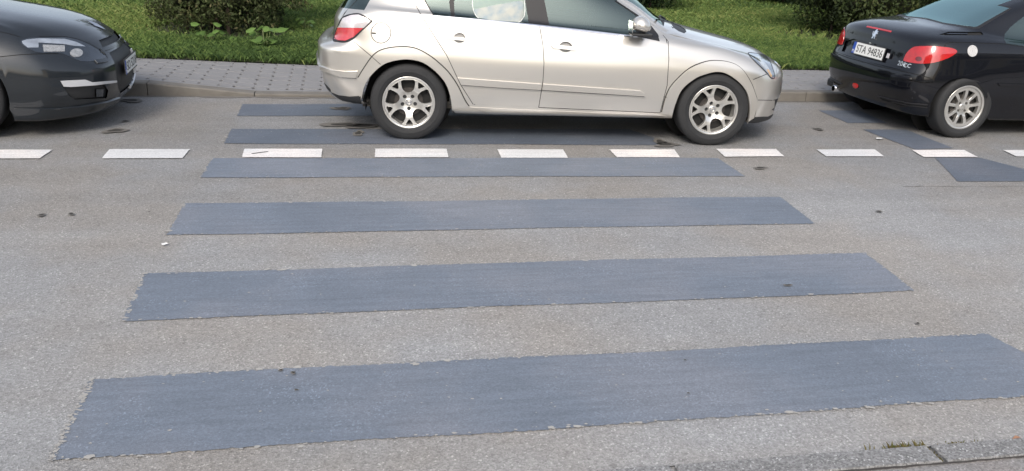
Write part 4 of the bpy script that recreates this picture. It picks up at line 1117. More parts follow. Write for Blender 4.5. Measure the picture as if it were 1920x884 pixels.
s.reg('quarter_window', p([(814, 29), (846, 32), (842, 2)]) + [(8.95, 9.72), (9.3, 9.45)] + p([(796, -2), (814, 29)]), MT['glass'], off=-.003, pair=True)
s.reg('chrome_strip', s.strip(p([(812, 31.5), (900, 38.5), (1010, 49), (1100, 59), (1187, 69.5)]), .016), MT['chrome'], off=.006, rim=.006)
s.reg('cowl', p([(1246, 42), (1260, 42.5), (1275, 49), (1285, 55), (1287, 60), (1283, 63), (1272.5, 59), (1257.5, 49)]) + [(2.5, 7.95), (-.5, 7.97), (-.5, 8.14), (3.3, 8.12)], MT['dark'], off=-.004)
# --- wheel arches
fl_r = s.sm([(671, 146), (682, 128), (698.6, 105), (717, 93), (748, 88), (778, 90.5), (805, 104), (827.5, 122), (843, 138), (858, 160), (872, 188), (880, 200)], False)
in_r = s.sm([(677, 190), (679, 181), (685, 158), (699, 138), (721, 120), (748, 112.5), (771, 112), (794, 118), (816, 133.5), (834, 154), (843, 176), (847, 199), (848, 214)], False)
fl_f = s.sm([(1240, 211), (1246, 187), (1255, 166), (1269, 149), (1288, 131.5), (1307, 121), (1334, 114), (1367, 117), (1390, 129), (1407, 153), (1416, 176), (1419, 192), (1412, 226)], False)
in_f = s.sm([(1259, 222), (1259, 220), (1265, 197), (1278, 168), (1303, 147), (1326.5, 138), (1344, 135), (1363, 139), (1386, 155), (1400, 174), (1405, 197), (1404, 220), (1401, 230)], False)
s.reg('arch_trim', fl_r + [(8.6, .9)] + in_r[::-1], MT['silver2'], off=.013, rim=.013)
s.reg('arch_trim', fl_f + in_f[::-1], MT['silver2'], off=.013, rim=.013)
ARCH = (fl_r, fl_f)
s.reg('sill', p([(848, 204), (880, 201), (1010, 207), (1240, 216), (1259, 219), (1258, 224), (1100, 222), (950, 218), (849, 214)]), SIL, off=.008, rim=.01)
# --- bumpers detail
s.reg('bumper_strip', p([(600, 120), (603, 123), (624, 131), (647, 133.5), (671, 133.5), (668, 146), (642, 144), (619, 136), (603, 130), (599, 127)]) + [(15, 3.0), (15, 3.55)], MT['silver2'], off=.022, rim=.02)
s.reg('lower_valance', p([(610, 169), (635, 179), (656, 181.5), (677, 180), (678, 195), (640, 192), (612, 178)]) + [(15, .8), (15, 1.7)], MT['dark'], off=.002)
s.reg('lower_valance', p([(1402, 234), (1402, 227), (1414, 220), (1430, 219), (1440, 219)]) + [(1.8, 1.45), (-.5, 1.35), (-.5, .55), (3.0, .5), (3.7, .5)], MT['dark'], off=.002)
s.reg('intake', p([(1447, 189), (1453, 188.5), (1452, 202), (1447, 206)]) + [(1.4, 1.5), (1.35, 2.6)], MT['dark'], off=-.006)
s.reg('grille', [(-.5, 4.3), (1.2, 4.3), (1.45, 4.8), (1.3, 5.0), (-.5, 5.0)], MT['dark'], off=-.004)
s.reg('intake', [(-.5, 1.6), (.95, 1.6), (1.05, 2.6), (-.5, 2.7)], MT['dark'], off=-.006)
s.reg('grille_bar', s.strip([(-.3, 4.72), (.4, 4.72), (1.25, 4.72)], .05), MT['chrome'], off=.006, rim=.006)
# --- lamps
lamp = [(1403, 100), (1420, 101), (1435, 104.5), (1443, 114), (1449, 130), (1452, 140), (1452, 146.5), (1446, 147), (1437, 137), (1426, 126), (1412.6, 113)]
s.reg('headlight', s.sm(lamp), MT['headl2'], off=.002, rim=.006, pair=True)
s.reg('lamp_reflector', p([(1416, 107), (1422, 107), (1436, 121), (1446, 136), (1446, 144), (1438, 135), (1426, 121)], True), MT['lampw'], off=.003, parent='headlight', pair=True)
s.reg('turn_signal', p([(1437, 131), (1441, 131), (1447, 143), (1445, 145)], True), M('amber lens', (.5, .30, .12), .2, 0, 1), off=.004, parent='headlight', pair=True)
tl = [(674, 26), (658, 27), (642, 33), (633, 50), (624, 75), (633, 79), (649, 80), (665, 72), (680.5, 57), (694, 45), (698.6, 39.6), (689.5, 33)]
tlp = s.sm(tl)
s.reg('tail_light', tlp, MT['rubber2'], off=.004, rim=.006, pair=True)
s.reg('lens', p([(673, 28.5), (659, 29.5), (644, 35), (635.5, 51), (632, 52), (650, 52.3), (682, 53), (692, 43.5), (695, 39.8), (687, 35)], True), MT['clear'], off=.008, rim=.003, parent='tail_light', pair=True)
s.reg('red_lens', p([(634.5, 52), (627, 74), (634, 76.5), (648, 77.3), (663, 70), (678, 56), (681, 53.2), (650, 52.6)], True), MT['redlens2'], off=.008, rim=.003, parent='tail_light', pair=True)
# --- mouldings and handles
s.reg('side_moulding', p([(858, 146), (1014.5, 157.5), (1014, 168), (940, 164), (865, 158.5)]), SIL, off=.022, rim=.02, parent='rear_door', pair=True)
s.reg('side_moulding', p([(1017.5, 157.5), (1200, 170), (1208, 175), (1209, 180), (1017, 168)]), SIL, off=.022, rim=.02, parent='front_door', pair=True)
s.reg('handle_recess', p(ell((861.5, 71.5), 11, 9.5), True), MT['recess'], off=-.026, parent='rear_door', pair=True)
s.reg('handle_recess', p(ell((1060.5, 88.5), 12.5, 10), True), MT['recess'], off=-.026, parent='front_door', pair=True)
s.reg('door_handle', p([(834, 70.5), (838, 68.5), (869, 71.5), (872, 73), (872, 76), (868, 77), (838, 74)], True), SIL, off=.030, rim=.026, parent='rear_door', pair=True)
s.reg('door_handle', p([(1033, 87), (1037, 84.5), (1079, 89), (1082, 91), (1082, 94.5), (1077, 95.5), (1036, 91)], True), SIL, off=.030, rim=.026, parent='front_door', pair=True)
# --- seams
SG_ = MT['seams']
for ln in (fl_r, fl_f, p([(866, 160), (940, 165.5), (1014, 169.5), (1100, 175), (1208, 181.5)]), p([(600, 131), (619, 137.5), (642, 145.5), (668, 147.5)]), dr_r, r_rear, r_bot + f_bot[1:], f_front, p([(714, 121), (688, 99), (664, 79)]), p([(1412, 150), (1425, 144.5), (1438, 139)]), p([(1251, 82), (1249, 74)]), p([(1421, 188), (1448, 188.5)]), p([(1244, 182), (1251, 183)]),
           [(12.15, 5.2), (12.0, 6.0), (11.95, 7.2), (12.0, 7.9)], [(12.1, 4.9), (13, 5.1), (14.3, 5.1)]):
    s.reg('panel_seam', s.strip(ln, .009 if ln is fl_r or ln is fl_f else .0055), SG_, off=-.003)  # lines along flares, under mouldings and bumper strip are painted edge shade
a, b = s.strip(s.sm(lamp), .008, True); s.ring_reg('lamp_seal', a, b, MT['rubber2'], off=.003)
cap = p(ell((714.3, 62), 18.5, 19.3, 28), True)
s.reg('fuel_flap', cap, SIL, side='R', off=.001)
a, b = s.strip(cap, .006, True); s.ring_reg('panel_seam', a, b, SG_, off=-.003, side='R')
s.reg('panel_seam', s.strip(p([(697, 62.5), (705, 63)]), .012), SG_, off=-.002, side='R')
s.reg('badge', p([(1259.5, 93.5), (1270, 94.5), (1269, 99.5), (1260, 98.5)], True), MT['chrome'], off=.003, rim=.003, pair=True)
s.reg('void', in_r + [(9.2, -.6), (10.6, -.6)], MT['dark'])
s.reg('void', in_f + [(4.2, -.6), (5.9, -.6)], MT['dark'])
O = s.build(hatch, 'body', SIL)
s.liner(hatch, (0, 2.614), 1.5, 7.6)
well(hatch, 0, .315, .372, .50, .83); well(hatch, 2.614, .315, .372, .50, .83)
for (x, right, rot, st) in ((-.01, True, 92, 0), (2.60, True, 72, 0), (-.01, False, 40, 0), (2.60, False, 10, 0)):
    wheel(hatch, (x, -.748 if right else .748, .314), .318, .215, .205, 'y', right, rot, st)
seats(hatch, ((1.25, 0), (.42, 0)), .42)
steering(hatch, 1.68, .36, .90)
MB().box((1.98, 0, .86), (.5, 1.28, .2), bev=.06).build('dashboard', MT['inner'], hatch, True)
MB().box((1.3, 0, .26), (3.4, 1.25, .06)).build('floor_pan', MT['kerb'], hatch)
# door mirrors
for m in (-1, 1):
    mb = MB(); V = []; F = []; n = 16
    prof = [(-.075, .02), (-.068, .6), (-.035, .88), (0, 1.0), (.035, .93), (.062, .7), (.078, .4), (.084, .03)]
    for xx, k in prof:
        for q in range(n):
            a = 6.283 * q / n; cz, cyy = math.sin(a), math.cos(a)
            zz = cz * .080 * k if cz > 0 else cz * .050 * k
            V.append((1.865 + xx, m * (.925 + cyy * .088 * k), 1.0 + zz + .012 * (xx < .03)))
    for i in range(len(prof) - 1):
        for q in range(n): F.append((i * n + q, i * n + (q + 1) % n, (i + 1) * n + (q + 1) % n, (i + 1) * n + q))
    F.append(tuple(range(n))[::-1]); mb.add(V, F)
    mir = mb.build('door_mirror', SIL, hatch, True)
    MB().box((1.875, m * .905, .942), (.17, .15, .022), bev=.008).tube([(1.93, m * .76, .93), (1.90, m * .86, .938)], .02, 6).build('mirror_foot', MT['dark'], mir)
    MB().box((1.783, m * .925, 1.005), (.006, .14, .085)).build('mirror_glass', MT['chrome'], mir)
    mt = MB()
# rear wiper, front wipers
MB().tube([(-.545, .0, 1.10), (-.50, -.05, 1.135), (-.455, -.36, 1.16)], .010, 6).build('rear_wiper', MT['dark'], hatch)
for y0, y1 in ((.30, -.28), (-.20, -.62)):
    MB().tube([(2.27, y0, 1.0), (2.16, (y0 + y1) / 2, 1.045), (2.10, y1, 1.055)], .009, 6).build('wiper', MT['dark'], hatch)
MB().tube([(-.15, -.01, 1.43), (-.42, 0, 1.60)], [.006, .003], 6).build('aerial', MT['dark'], hatch)
# printed sunshade hanging inside the rear door glass
sh = [(885.5, -2), (886, 10), (888, 20), (893, 30), (902, 37), (914, 40), (950, 43.5), (968, 43.5), (977, 39), (983, 30), (984.5, 20), (984, 8), (983, -2)]
pt = s.line('p', sh); V = []; F = []
for u, v in pt + [(8.04, 9.3), (8.12, 9.5), (8.62, 9.46), (8.74, 9.25)]:
    P, n = s.place(u, v); V.append(P - n * .006)
cen = sum(V, Vector()) / len(V); n0 = s.place(8.2, 8.9)[1]
m0 = bpy.data.materials.new('printed sunshade film'); m0.use_nodes = True
nn = m0.node_tree.nodes; LL = m0.node_tree.links; bb = nn['Principled BSDF']; tcx = nn.new('ShaderNodeTexCoord')
nz = nn.new('ShaderNodeTexNoise'); nz.inputs['Scale'].default_value = 14; nz.inputs['Detail'].default_value = 6; LL.new(tcx.outputs['Object'], nz.inputs['Vector'])
crr = nn.new('ShaderNodeValToRGB'); e_ = crr.color_ramp.elements; e_[0].position = .32; e_[0].color = (.28, .34, .37, 1); e_[1].position = .62; e_[1].color = (.43, .44, .40, 1)
e2 = e_.new(.47); e2.color = (.36, .39, .38, 1)
LL.new(nz.outputs['Fac'], crr.inputs[0]); LL.new(crr.outputs[0], bb.inputs['Base Color']); bb.inputs['Roughness'].default_value = .8
shade = mk('sun_shade', V, [tuple(range(len(V)))], m0)
rimv = MB(); rimv.tube([v + Vector((0, -.001, 0)) for v in V] + [V[0]], .0035, 6)
rimo = rimv.build('edge_band', MT['platew'], shade)
shade.matrix_world = hatch.matrix_basis.copy()
tag(shade, 'pale printed sunshade with rounded corners inside the silver car\'s rear door window', 'sunshade')

# ================================================================== black coupe-cabriolet
X1 = [2.442, 1.95, 1.45, .95, .45, 0]
B_ = ringset([
 ([3.0, 2.97, 2.9, 2.85, 2.75], [0, .25, .45, .55, .62], [.2] * 5, X1, [.62] * 6, [.2] * 6, [-.25, -.36, -.42, -.44], [.6, .54, .35, 0], [.2] * 4),
 ([3.14, 3.11, 3.02, 2.9, 2.75], [0, .27, .5, .66, .75], [.17] * 5, X1, [.775, .77, .77, .77, .775, .78], [.18, .165, .162, .16, .165, .18], [-.28, -.47, -.55, -.57], [.76, .64, .38, 0], [.19, .20, .21, .21]),
 ([3.18, 3.15, 3.06, 2.93, 2.77], [0, .28, .52, .70, .79], [.3] * 5, X1, [.815, .80, .80, .80, .805, .815], [.31, .29, .28, .28, .29, .31], [-.30, -.51, -.60, -.62], [.80, .70, .41, 0], [.31, .32, .33, .33]),
 ([3.20, 3.17, 3.08, 2.95, 2.78], [0, .28, .53, .71, .80], [.42, .42, .42, .42, .43], X1, [.828, .818, .818, .818, .822, .83], [.44, .43, .42, .42, .43, .44], [-.31, -.535, -.625, -.645], [.815, .72, .42, 0], [.44, .45, .45, .45]),
 ([3.19, 3.16, 3.06, 2.92, 2.77], [0, .27, .51, .69, .785], [.54, .54, .55, .56, .565], X1, [.822, .822, .824, .824, .826, .826], [.57, .56, .56, .56, .56, .57], [-.31, -.53, -.615, -.635], [.81, .72, .42, 0], [.565, .565, .565, .565]),
 ([3.12, 3.09, 2.99, 2.85, 2.73], [0, .26, .48, .65, .745], [.63, .63, .64, .66, .67], X1, [.80, .815, .82, .822, .82, .815], [.69, .69, .69, .69, .69, .69], [-.30, -.50, -.575, -.59], [.80, .705, .41, 0], [.68, .675, .67, .67]),
 ([3.02, 2.99, 2.88, 2.74, 2.66], [0, .25, .45, .6, .68], [.70, .70, .715, .745, .76], X1, [.755, .795, .805, .808, .806, .798], [.79, .80, .80, .80, .805, .81], [-.29, -.475, -.545, -.56], [.78, .69, .40, 0], [.81, .805, .80, .80]),
 ([2.80, 2.77, 2.66, 2.55, 2.48], [0, .25, .43, .54, .61], [.79, .79, .80, .815, .825], [2.33, 1.93, 1.45, .95, .45, 0], [.69, .755, .772, .775, .77, .755], [.85, .87, .875, .875, .885, .90], [-.27, -.43, -.50, -.515], [.725, .63, .37, 0], [.91, .91, .918, .92]),
 ([2.35, 2.33, 2.26, 2.2, 2.15], [0, .25, .43, .53, .58], [.92, .915, .905, .90, .90], [2.08, 1.85, 1.45, .95, .45, .10], [.64, .70, .72, .72, .71, .66], [.905, .91, .905, .90, .92, .96], [-.13, -.26, -.31, -.32], [.60, .50, .32, 0], [.972, .978, .985, .99]),
 ([1.95, 1.93, 1.88, 1.84, 1.82], [0, .25, .43, .53, .57], [1.02, 1.015, 1.0, .985, .98], [1.80, 1.72, 1.42, .95, .50, .24], [.61, .64, .665, .665, .655, .615], [.975, .965, .95, .945, .965, 1.0], [.12, .06, .03, .02], [.56, .47, .31, 0], [1.015, 1.025, 1.035, 1.04]),
 ([1.60, 1.59, 1.56, 1.53, 1.51], [0, .24, .40, .48, .51], [1.20, 1.195, 1.185, 1.175, 1.17], [1.48, 1.42, 1.28, .98, .72, .57], [.53, .55, .57, .575, .56, .54], [1.165, 1.165, 1.16, 1.165, 1.17, 1.175], [.50, .455, .43, .42], [.50, .43, .29, 0], [1.18, 1.19, 1.20, 1.205]),
 ([1.2, 1.19, 1.18, 1.17, 1.165], [0, .22, .36, .42, .44], [1.335, 1.33, 1.32, 1.31, 1.31], [1.16, 1.15, 1.1, 1.0, .92, .88], [.46, .47, .475, .48, .475, .46], [1.305, 1.305, 1.31, 1.315, 1.31, 1.31], [.85, .83, .82, .82], [.43, .37, .26, 0], [1.31, 1.318, 1.328, 1.332]),
 ([1.12, 1.115, 1.11, 1.105, 1.1], [0, .15, .24, .28, .29], [1.36, 1.36, 1.355, 1.35, 1.35], [1.095, 1.09, 1.05, 1.0, .96, .93], [.30, .31, .31, .31, .31, .30], [1.348, 1.348, 1.35, 1.35, 1.35, 1.348], [.915, .90, .895, .895], [.28, .24, .17, 0], [1.348, 1.352, 1.356, 1.358]),
 ([1.06] * 5, [0] * 5, [1.37] * 5, [1.05, 1.05, 1.03, 1.0, .98, .97], [0] * 6, [1.37] * 6, [.965, .96, .96, .96], [0] * 4, [1.37] * 4),
])
PB = (5.74, 7.79, 1.0)
s = Shell(B_, PB)
cab = empty('parked_car', (PB[0], PB[1], 0), R(PB[2]))
tag(cab, 'black two-door coupe with red tail lamps, parked ahead of the silver hatchback', 'car', 'cars parked along the far kerb')
BLK = MT['black']
s.reg('boot_lid', [(15, 4.35), (12.25, 4.35)] + p([(1690, 128), (1693, 115), (1702, 96), (1713, 88)]) + p([(1760, 84), (1771, 84), (1776, 78), (1800, 72)]) + [(12.0, 8.2), (13, 8.9), (15, 8.9)], BLK)
s.reg('rear_bumper', p([(1755, 151), (1745, 147), (1712, 139), (1680, 132), (1648, 125), (1636, 122)]) + [(15, 4.1), (15, -.6), (10.9, -.6)] + p([(1743, 215), (1748, 185)]), BLK)
s.reg('bumper_strip', p([(1752, 151), (1745, 149.5), (1712, 142.5), (1680, 136.5), (1648, 129.5), (1638, 127)]) + [(15, 3.75), (15, 3.3)] + p([(1640, 134), (1680, 145), (1720, 152), (1749, 155)]), BLK, off=.014, rim=.012)
s.reg('windscreen', [(-.5, 9.1), (3.6, 9.1), (4.3, 10.0), (4.35, 10.9), (-.5, 10.95)], MT['glass'], off=-.003)
s.reg('window_surround', p([(1705, 32), (1722, 33), (1770, 46), (1826, 55), (1836, 54), (1897, 17), (1893, 13), (1869, 8)]) + [(12.3, 11.0), (15, 11.0), (15, 9.05)], MT['rubber2'], off=.001)
s.reg('rear_window', p([(1722, 30), (1770, 43), (1826, 51), (1832, 50.4), (1862, 33), (1892, 16), (1880, 13), (1869, 10.6)]) + [(12.6, 10.75), (15, 10.85), (15, 9.2)], MT['glassg'], off=.002)
s.reg('door_window', p([(1883, 74), (1887, 82), (1920, 87)]) + [(6.2, 9.0), (5.2, 10.0), (5.5, 10.85), (8.0, 10.9), (9.0, 10.6)] + p([(1919, 32), (1907, 41), (1894, 52), (1883.5, 65)]), MT['glass'], off=-.002, pair=True)
tl = [(1696, 115), (1696, 108), (1703, 97), (1714, 89), (1728, 87), (1750, 87.4), (1777.6, 89.7), (1791, 93.5), (1793, 99), (1780, 108), (1762, 115), (1743.6, 119), (1721, 119.5)]
s.reg('tail_light', s.sm(tl), MT['red'], off=.006, rim=.006, pair=True)
s.reg('reflector', p(ell((1723, 111), 6, 4.5, 16), True), M('dark red reflector', (.12, .006, .008), .15, 0, 1), off=.008, parent='tail_light', pair=True)
for ln in (p([(1771, 88), (1772, 84), (1775, 82), (1781, 80), (1832, 81), (1884, 83), (1919, 88)]), p([(1573.6, 104), (1606, 113), (1648, 125), (1712, 138.6), (1745, 147)])[4:], p([(1690, 128), (1693, 115), (1700, 98)]),
           p([(1748, 154), (1733, 156), (1700, 150)])):
    if len(ln) > 1: s.reg('panel_seam', s.strip(ln, .007), MT['seam'], off=-.004)
s.reg('hinge_slot', p([(1761, 65), (1778.5, 60), (1839.5, 60), (1844, 65), (1838, 66.5), (1775, 66.5)], True), MT['seam'], off=-.010)
s.reg('slot_cover', p([(1771, 64), (1781, 61.5), (1815, 61.5), (1814, 64.5)], True), BLK, off=-.002)
s.reg('side_moulding', p([(1870, 157.5), (1874, 156.5), (1920, 158)]) + [(7.2, 3.72), (7.2, 3.45)] + p([(1920, 163), (1874, 161.5)]), BLK, off=.012, rim=.01, pair=True)
s.reg('lower_grille', p([(1648, 182), (1664, 185), (1700, 193), (1739, 197.5), (1738, 202), (1690, 198), (1655, 188)], True), MT['dark'], off=-.008)
s.reg('grille_bar', s.strip(p([(1647, 181), (1672, 187), (1705, 194), (1739, 197)]), .012), MT['rubber2'], off=.010, rim=.01)
s.reg('grille_bar', s.strip(p([(1673, 191), (1705, 198), (1738, 201.5)]), .010), MT['rubber2'], off=.010, rim=.01)
s.reg('plate_recess', [(15, 4.62), (12.86, 4.62), (12.80, 5.5), (13.2, 5.82), (15, 5.85)], BLK, off=-.016)
s.reg('brake_light', [(15, 6.92), (13.48, 6.90), (13.48, 7.02), (15, 7.05)], MT['red'], off=.006, rim=.006)
s.reg('headlight', [(1.2, 5.6), (2.7, 5.7), (3.4, 6.6), (2.6, 6.4)], MT['headl'], off=.003, pair=True)
s.reg('grille', [(-.5, 3.0), (1.0, 3.0), (1.1, 4.0), (-.5, 4.0)], MT['dark'], off=-.004)
in_r = s.sm([(1741, 235), (1742, 215), (1746, 195), (1757, 172), (1775, 155), (1797, 147), (1815, 148), (1833, 157), (1846, 175), (1851, 200), (1850, 230)], False)
s.reg('void', in_r + [(9.3, -.6), (10.9, -.6)], MT['dark'])
a, b = s.strip(in_r, .03), None
s.reg('void', s.line('s', arc((2.442, .30), .345, -12, 192, 30)) + [(6.0, -.6), (4.2, -.6)], MT['dark'])
O = s.build(cab, 'body', BLK)
s.liner(cab, (0, 2.442), 1.5, 8.6, rad=.39)
well(cab, 0, .30, .352, .48, .79); well(cab, 2.442, .30, .352, .48, .79)
for (x, right, rot) in ((-.012, True, 110), (2.44, True, 80), (-.012, False, 40), (2.44, False, 10)):
    wheel(cab, (x, -.725 if right else .725, .298), .300, .208, .20, 'nine', right, rot)
seats(cab, ((1.15, 0),), .38); steering(cab, 1.55, .34, .86)
MB().box((1.72, 0, .84), (.4, 1.15, .18), bev=.05).build('dashboard', MT['inner'], cab, True)
MB().box((1.2, 0, .22), (3.2, 1.15, .06)).build('floor_pan', MT['dark'], cab)
# exhaust, fog lamp, badges, plate, sticker
MB().lathe_y([(.030, -.02), (.034, -.02), (.034, .2), (.030, .2)], 18).build('exhaust_tip', MT['chrome'], cab, True).matrix_local = Matrix.Translation((-.56, .50, .225)) @ Matrix.Rotation(R(-90), 4, 'Z') @ Matrix.Rotation(R(0), 4, 'X')
MB().box((-.47, .585, .262), (.14, .26, .09), bev=.03).build('exhaust_shield', MT['dark'], cab, True)
def rear_frame(y, z):
    u, v = s.tr('r', [(abs(y), z)])[0]; P, n = s.place(u, v, 1 if y > 0 else -1); return P, n
for y, z, rx, rz, nm, mt_ in ((.045, .345, .050, .032, 'fog_light', 'red'),):
    P, n = rear_frame(y, z); V = [P + n * .012] + [P + n * .004 + Vector((0, rx * math.cos(6.283 * k / 20), rz * math.sin(6.283 * k / 20))) for k in range(20)]
    mk(nm, V, [(0, 1 + k, 1 + (k + 1) % 20) for k in range(20)], MT[mt_], cab, True)
ez = Vector((.18, 0, 1)); ex = Vector((0, -1, 0))
P, n = rear_frame(.0, .70)
number_plate(cab, P + n * .004, ex, ez, 'STA 94836')
P, n = rear_frame(-.32, .70)
V, F = boxVF(.035, .045, .006); flat(cab, 'lock_button', MT['clear'], V, F, P + n * .004, ex, ez)  # small pale chip to the right of the number plate
P, n = rear_frame(0, .775); V, F = boxVF(.03, .010, .006); flat(cab, 'plate_lamp', MT['lampw'], V, F, P + n * .012, ex, ez)
# rearing lion emblem, cut from one outline
lion = [(-.8, -3.6), (-.2, -3.2), (.1, -2.0), (.5, -1.2), (1.2, -2.0), (1.3, -3.2), (2.4, -3.6), (2.0, -2.8), (2.2, -1.6), (1.6, -.4), (2.0, .6), (3.0, .2), (3.4, .9), (2.2, 1.4), (3.2, 2.0), (3.3, 2.8), (2.2, 2.4), (1.4, 2.6), (1.6, 3.6), (.6, 4.0), (-.4, 3.5), (-.8, 2.6), (-1.4, 2.0), (-1.2, .8), (-1.0, -.2), (-2.0, .4), (-2.4, 1.8), (-3.2, 2.2), (-2.8, .8), (-2.6, -.2), (-1.6, -1.2), (-1.2, -2.2), (-1.8, -3.2)]
def extr(poly, k, d):
    n = len(poly); tri = geometry.delaunay_2d_cdt([Vector(q) for q in poly], [], [list(range(n))], 1, 1e-6)
    V = [(q.x * k, q.y * k, d) for q in tri[0]]; F = [tuple(t) for t in tri[2]]; b = len(V)
    V += [(q[0] * k, q[1] * k, d) for q in poly] + [(q[0] * k, q[1] * k, 0) for q in poly]
    F += [(b + i, b + (i + 1) % n, b + n + (i + 1) % n, b + n + i) for i in range(n)]
    return V, F
P, n = rear_frame(0.0, .865); V, F = extr(lion, .0130, .004); flat(cab, 'lion_emblem', MT['chrome'], V, F, P + n * .002, ex, Vector((.3, 0, 1)))
P, n = rear_frame(-.53, .655)
V, F = text_mesh('206', .062, .002); o = flat(cab, 'badge', MT['chrome'], V, F, P + n * .006, Vector((.25, -1, 0)), ez)
P, n = rear_frame(-.60, .648)
V, F = text_mesh('CC', .052, .002); o = flat(cab, 'badge', MT['chrome'], V, F, P + n * .008, Vector((.6, -1, 0)), ez)
P, n = s.place(*s.tr('p', [(1823, 96)])[0])
exs = Vector((1, 0, 0)) - n * n.x; ezs = Vector((0, 0, 1)) - n * n.z
st = flat(cab, 'sticker', MT['sticker'], *extr(ell((0, 0), 1, 1, 32), 1.0 * .053, .002), P + n * .002, exs, ezs)
for r0, r1, a0, a1 in ((.037, .043, 30, 150), (.037, .043, 200, 340), (.020, .023, 0, 360)):
    k = max(6, int((a1 - a0) / 12)); V = []; F = []
    for i in range(k + 1):
        a = R(a0 + (a1 - a0) * i / k)
        if (i // 1) % 2 or r0 < .03 or True: V += [(r0 * math.cos(a), r0 * math.sin(a), .003), (r1 * math.cos(a), r1 * math.sin(a), .003)]
    F = [(2 * i, 2 * i + 1, 2 * i + 3, 2 * i + 2) for i in range(k) if r0 < .03 or i % 3 != 2]
    flat(cab, 'sticker_print', MT['stickg'], V, F, P + n * .002, exs, ezs, st)
V, F = boxVF(.008, .022, .0032); flat(cab, 'sticker_print', MT['stickg'], V, F, P + n * .002, exs, ezs, st)
for m in (-1, 1):
    mb = MB().box((1.62, m * .86, .93), (.12, .18, .11), bev=.04); mb.build('door_mirror', BLK, cab, True)

# ================================================================== dark hatchback at the left edge
X2 = [2.756, 2.2, 1.65, 1.1, .5, 0]
C_ = ringset([
 ([3.610, 3.570, 3.450, 3.270, 3.110], [0, .28, .5, .62, .68], [.19] * 5, X2, [.7] * 6, [.2] * 6, [-.38, -.6, -.7, -.74], [.68, .58, .38, 0], [.24, .26, .28, .28]),
 ([3.740, 3.715, 3.610, 3.380, 3.190], [0, .33, .61, .78, .845], [.165, .165, .16, .15, .155], X2, [.855, .84, .84, .84, .84, .84], [.18, .2, .2, .2, .2, .22], [-.42, -.7, -.82, -.85], [.82, .70, .45, 0], [.25, .28, .3, .3]),
 ([3.810, 3.785, 3.680, 3.450, 3.230], [0, .34, .63, .80, .872], [.25, .25, .245, .24, .24], X2, [.885, .87, .87, .87, .875, .88], [.28, .3, .3, .3, .3, .32], [-.44, -.76, -.89, -.92], [.865, .75, .48, 0], [.35, .38, .4, .4]),
 ([3.835, 3.810, 3.710, 3.480, 3.250], [0, .345, .645, .815, .885], [.38, .38, .38, .385, .39], X2, [.905, .89, .89, .89, .895, .90], [.42, .44, .44, .44, .45, .46], [-.45, -.78, -.91, -.94], [.88, .77, .49, 0], [.48, .5, .52, .52]),
 ([3.830, 3.805, 3.705, 3.475, 3.250], [0, .345, .64, .81, .88], [.50, .50, .505, .51, .52], X2, [.905, .90, .90, .90, .90, .90], [.56, .57, .57, .58, .59, .60], [-.45, -.78, -.91, -.93], [.88, .77, .49, 0], [.62, .64, .65, .65]),
 ([3.780, 3.740, 3.600, 3.400, 3.210], [0, .335, .62, .785, .855], [.60, .60, .61, .625, .64], X2, [.885, .895, .90, .90, .90, .895], [.69, .71, .72, .73, .74, .75], [-.44, -.74, -.86, -.88], [.87, .75, .47, 0], [.77, .78, .78, .78]),
 ([3.680, 3.640, 3.490, 3.290, 3.140], [0, .32, .57, .71, .785], [.72, .72, .732, .75, .762], X2, [.84, .87, .875, .875, .875, .87], [.79, .83, .85, .87, .89, .90], [-.42, -.68, -.78, -.80], [.84, .72, .45, 0], [.92, .92, .9, .9]),
 ([3.360, 3.330, 3.200, 3.060, 2.960], [0, .32, .53, .64, .70], [.855, .855, .858, .862, .865], [2.63, 2.15, 1.65, 1.1, .5, 0], [.765, .82, .835, .84, .835, .82], [.855, .90, .93, .95, .98, 1.0], [-.36, -.56, -.64, -.66], [.78, .65, .42, 0], [1.02, 1.03, 1.03, 1.03]),
 ([2.434, 2.407, 2.327, 2.270, 2.230], [0, .32, .52, .63, .68], [1.02, 1.015, 1.0, .985, .975], [2.15, 1.98, 1.62, 1.1, .5, .02], [.71, .74, .765, .77, .765, .745], [.95, .96, .985, 1.0, 1.03, 1.06], [-.28, -.46, -.54, -.56], [.70, .59, .39, 0], [1.09, 1.11, 1.12, 1.12]),
 ([1.980, 1.970, 1.930, 1.900, 1.870], [0, .28, .46, .56, .60], [1.2, 1.195, 1.18, 1.165, 1.16], [1.82, 1.72, 1.45, 1.0, .5, .08], [.63, .65, .67, .675, .67, .64], [1.16, 1.17, 1.2, 1.21, 1.22, 1.23], [-.16, -.32, -.4, -.42], [.59, .5, .34, 0], [1.24, 1.25, 1.25, 1.25]),
 ([1.500, 1.490, 1.460, 1.430, 1.400], [0, .25, .41, .5, .53], [1.38, 1.375, 1.36, 1.35, 1.345], [1.36, 1.3, 1.15, .95, .5, .15], [.55, .56, .575, .58, .57, .54], [1.345, 1.35, 1.365, 1.375, 1.375, 1.36], [-.05, -.2, -.27, -.28], [.5, .43, .3, 0], [1.35, 1.35, 1.35, 1.35]),
 ([1.2] * 5, [0] * 5, [1.44] * 5, [1.15, 1.1, 1.0, .8, .5, .3], [0] * 6, [1.445] * 6, [.2, .12, .08, .06], [0] * 4, [1.43, 1.425, 1.42, 1.42]),
])
PC = (-5.70, 7.650, 3.0)
s = Shell(C_, PC)
lag = empty('parked_car', (PC[0], PC[1], 0), R(PC[2]))
tag(lag, 'dark blue-grey car with headlight and front plate facing the tail of the silver hatchback', 'car', 'cars parked along the far kerb')
NV = MT['navy']
lamp = [(39.4, 77), (50, 73), (73, 71), (121, 71), (144, 76), (167, 85), (185, 95.5), (198.5, 107.6), (179, 114), (159, 116), (142.4, 112), (126, 104.5), (109, 100), (73, 99), (51.5, 91), (41, 83)]
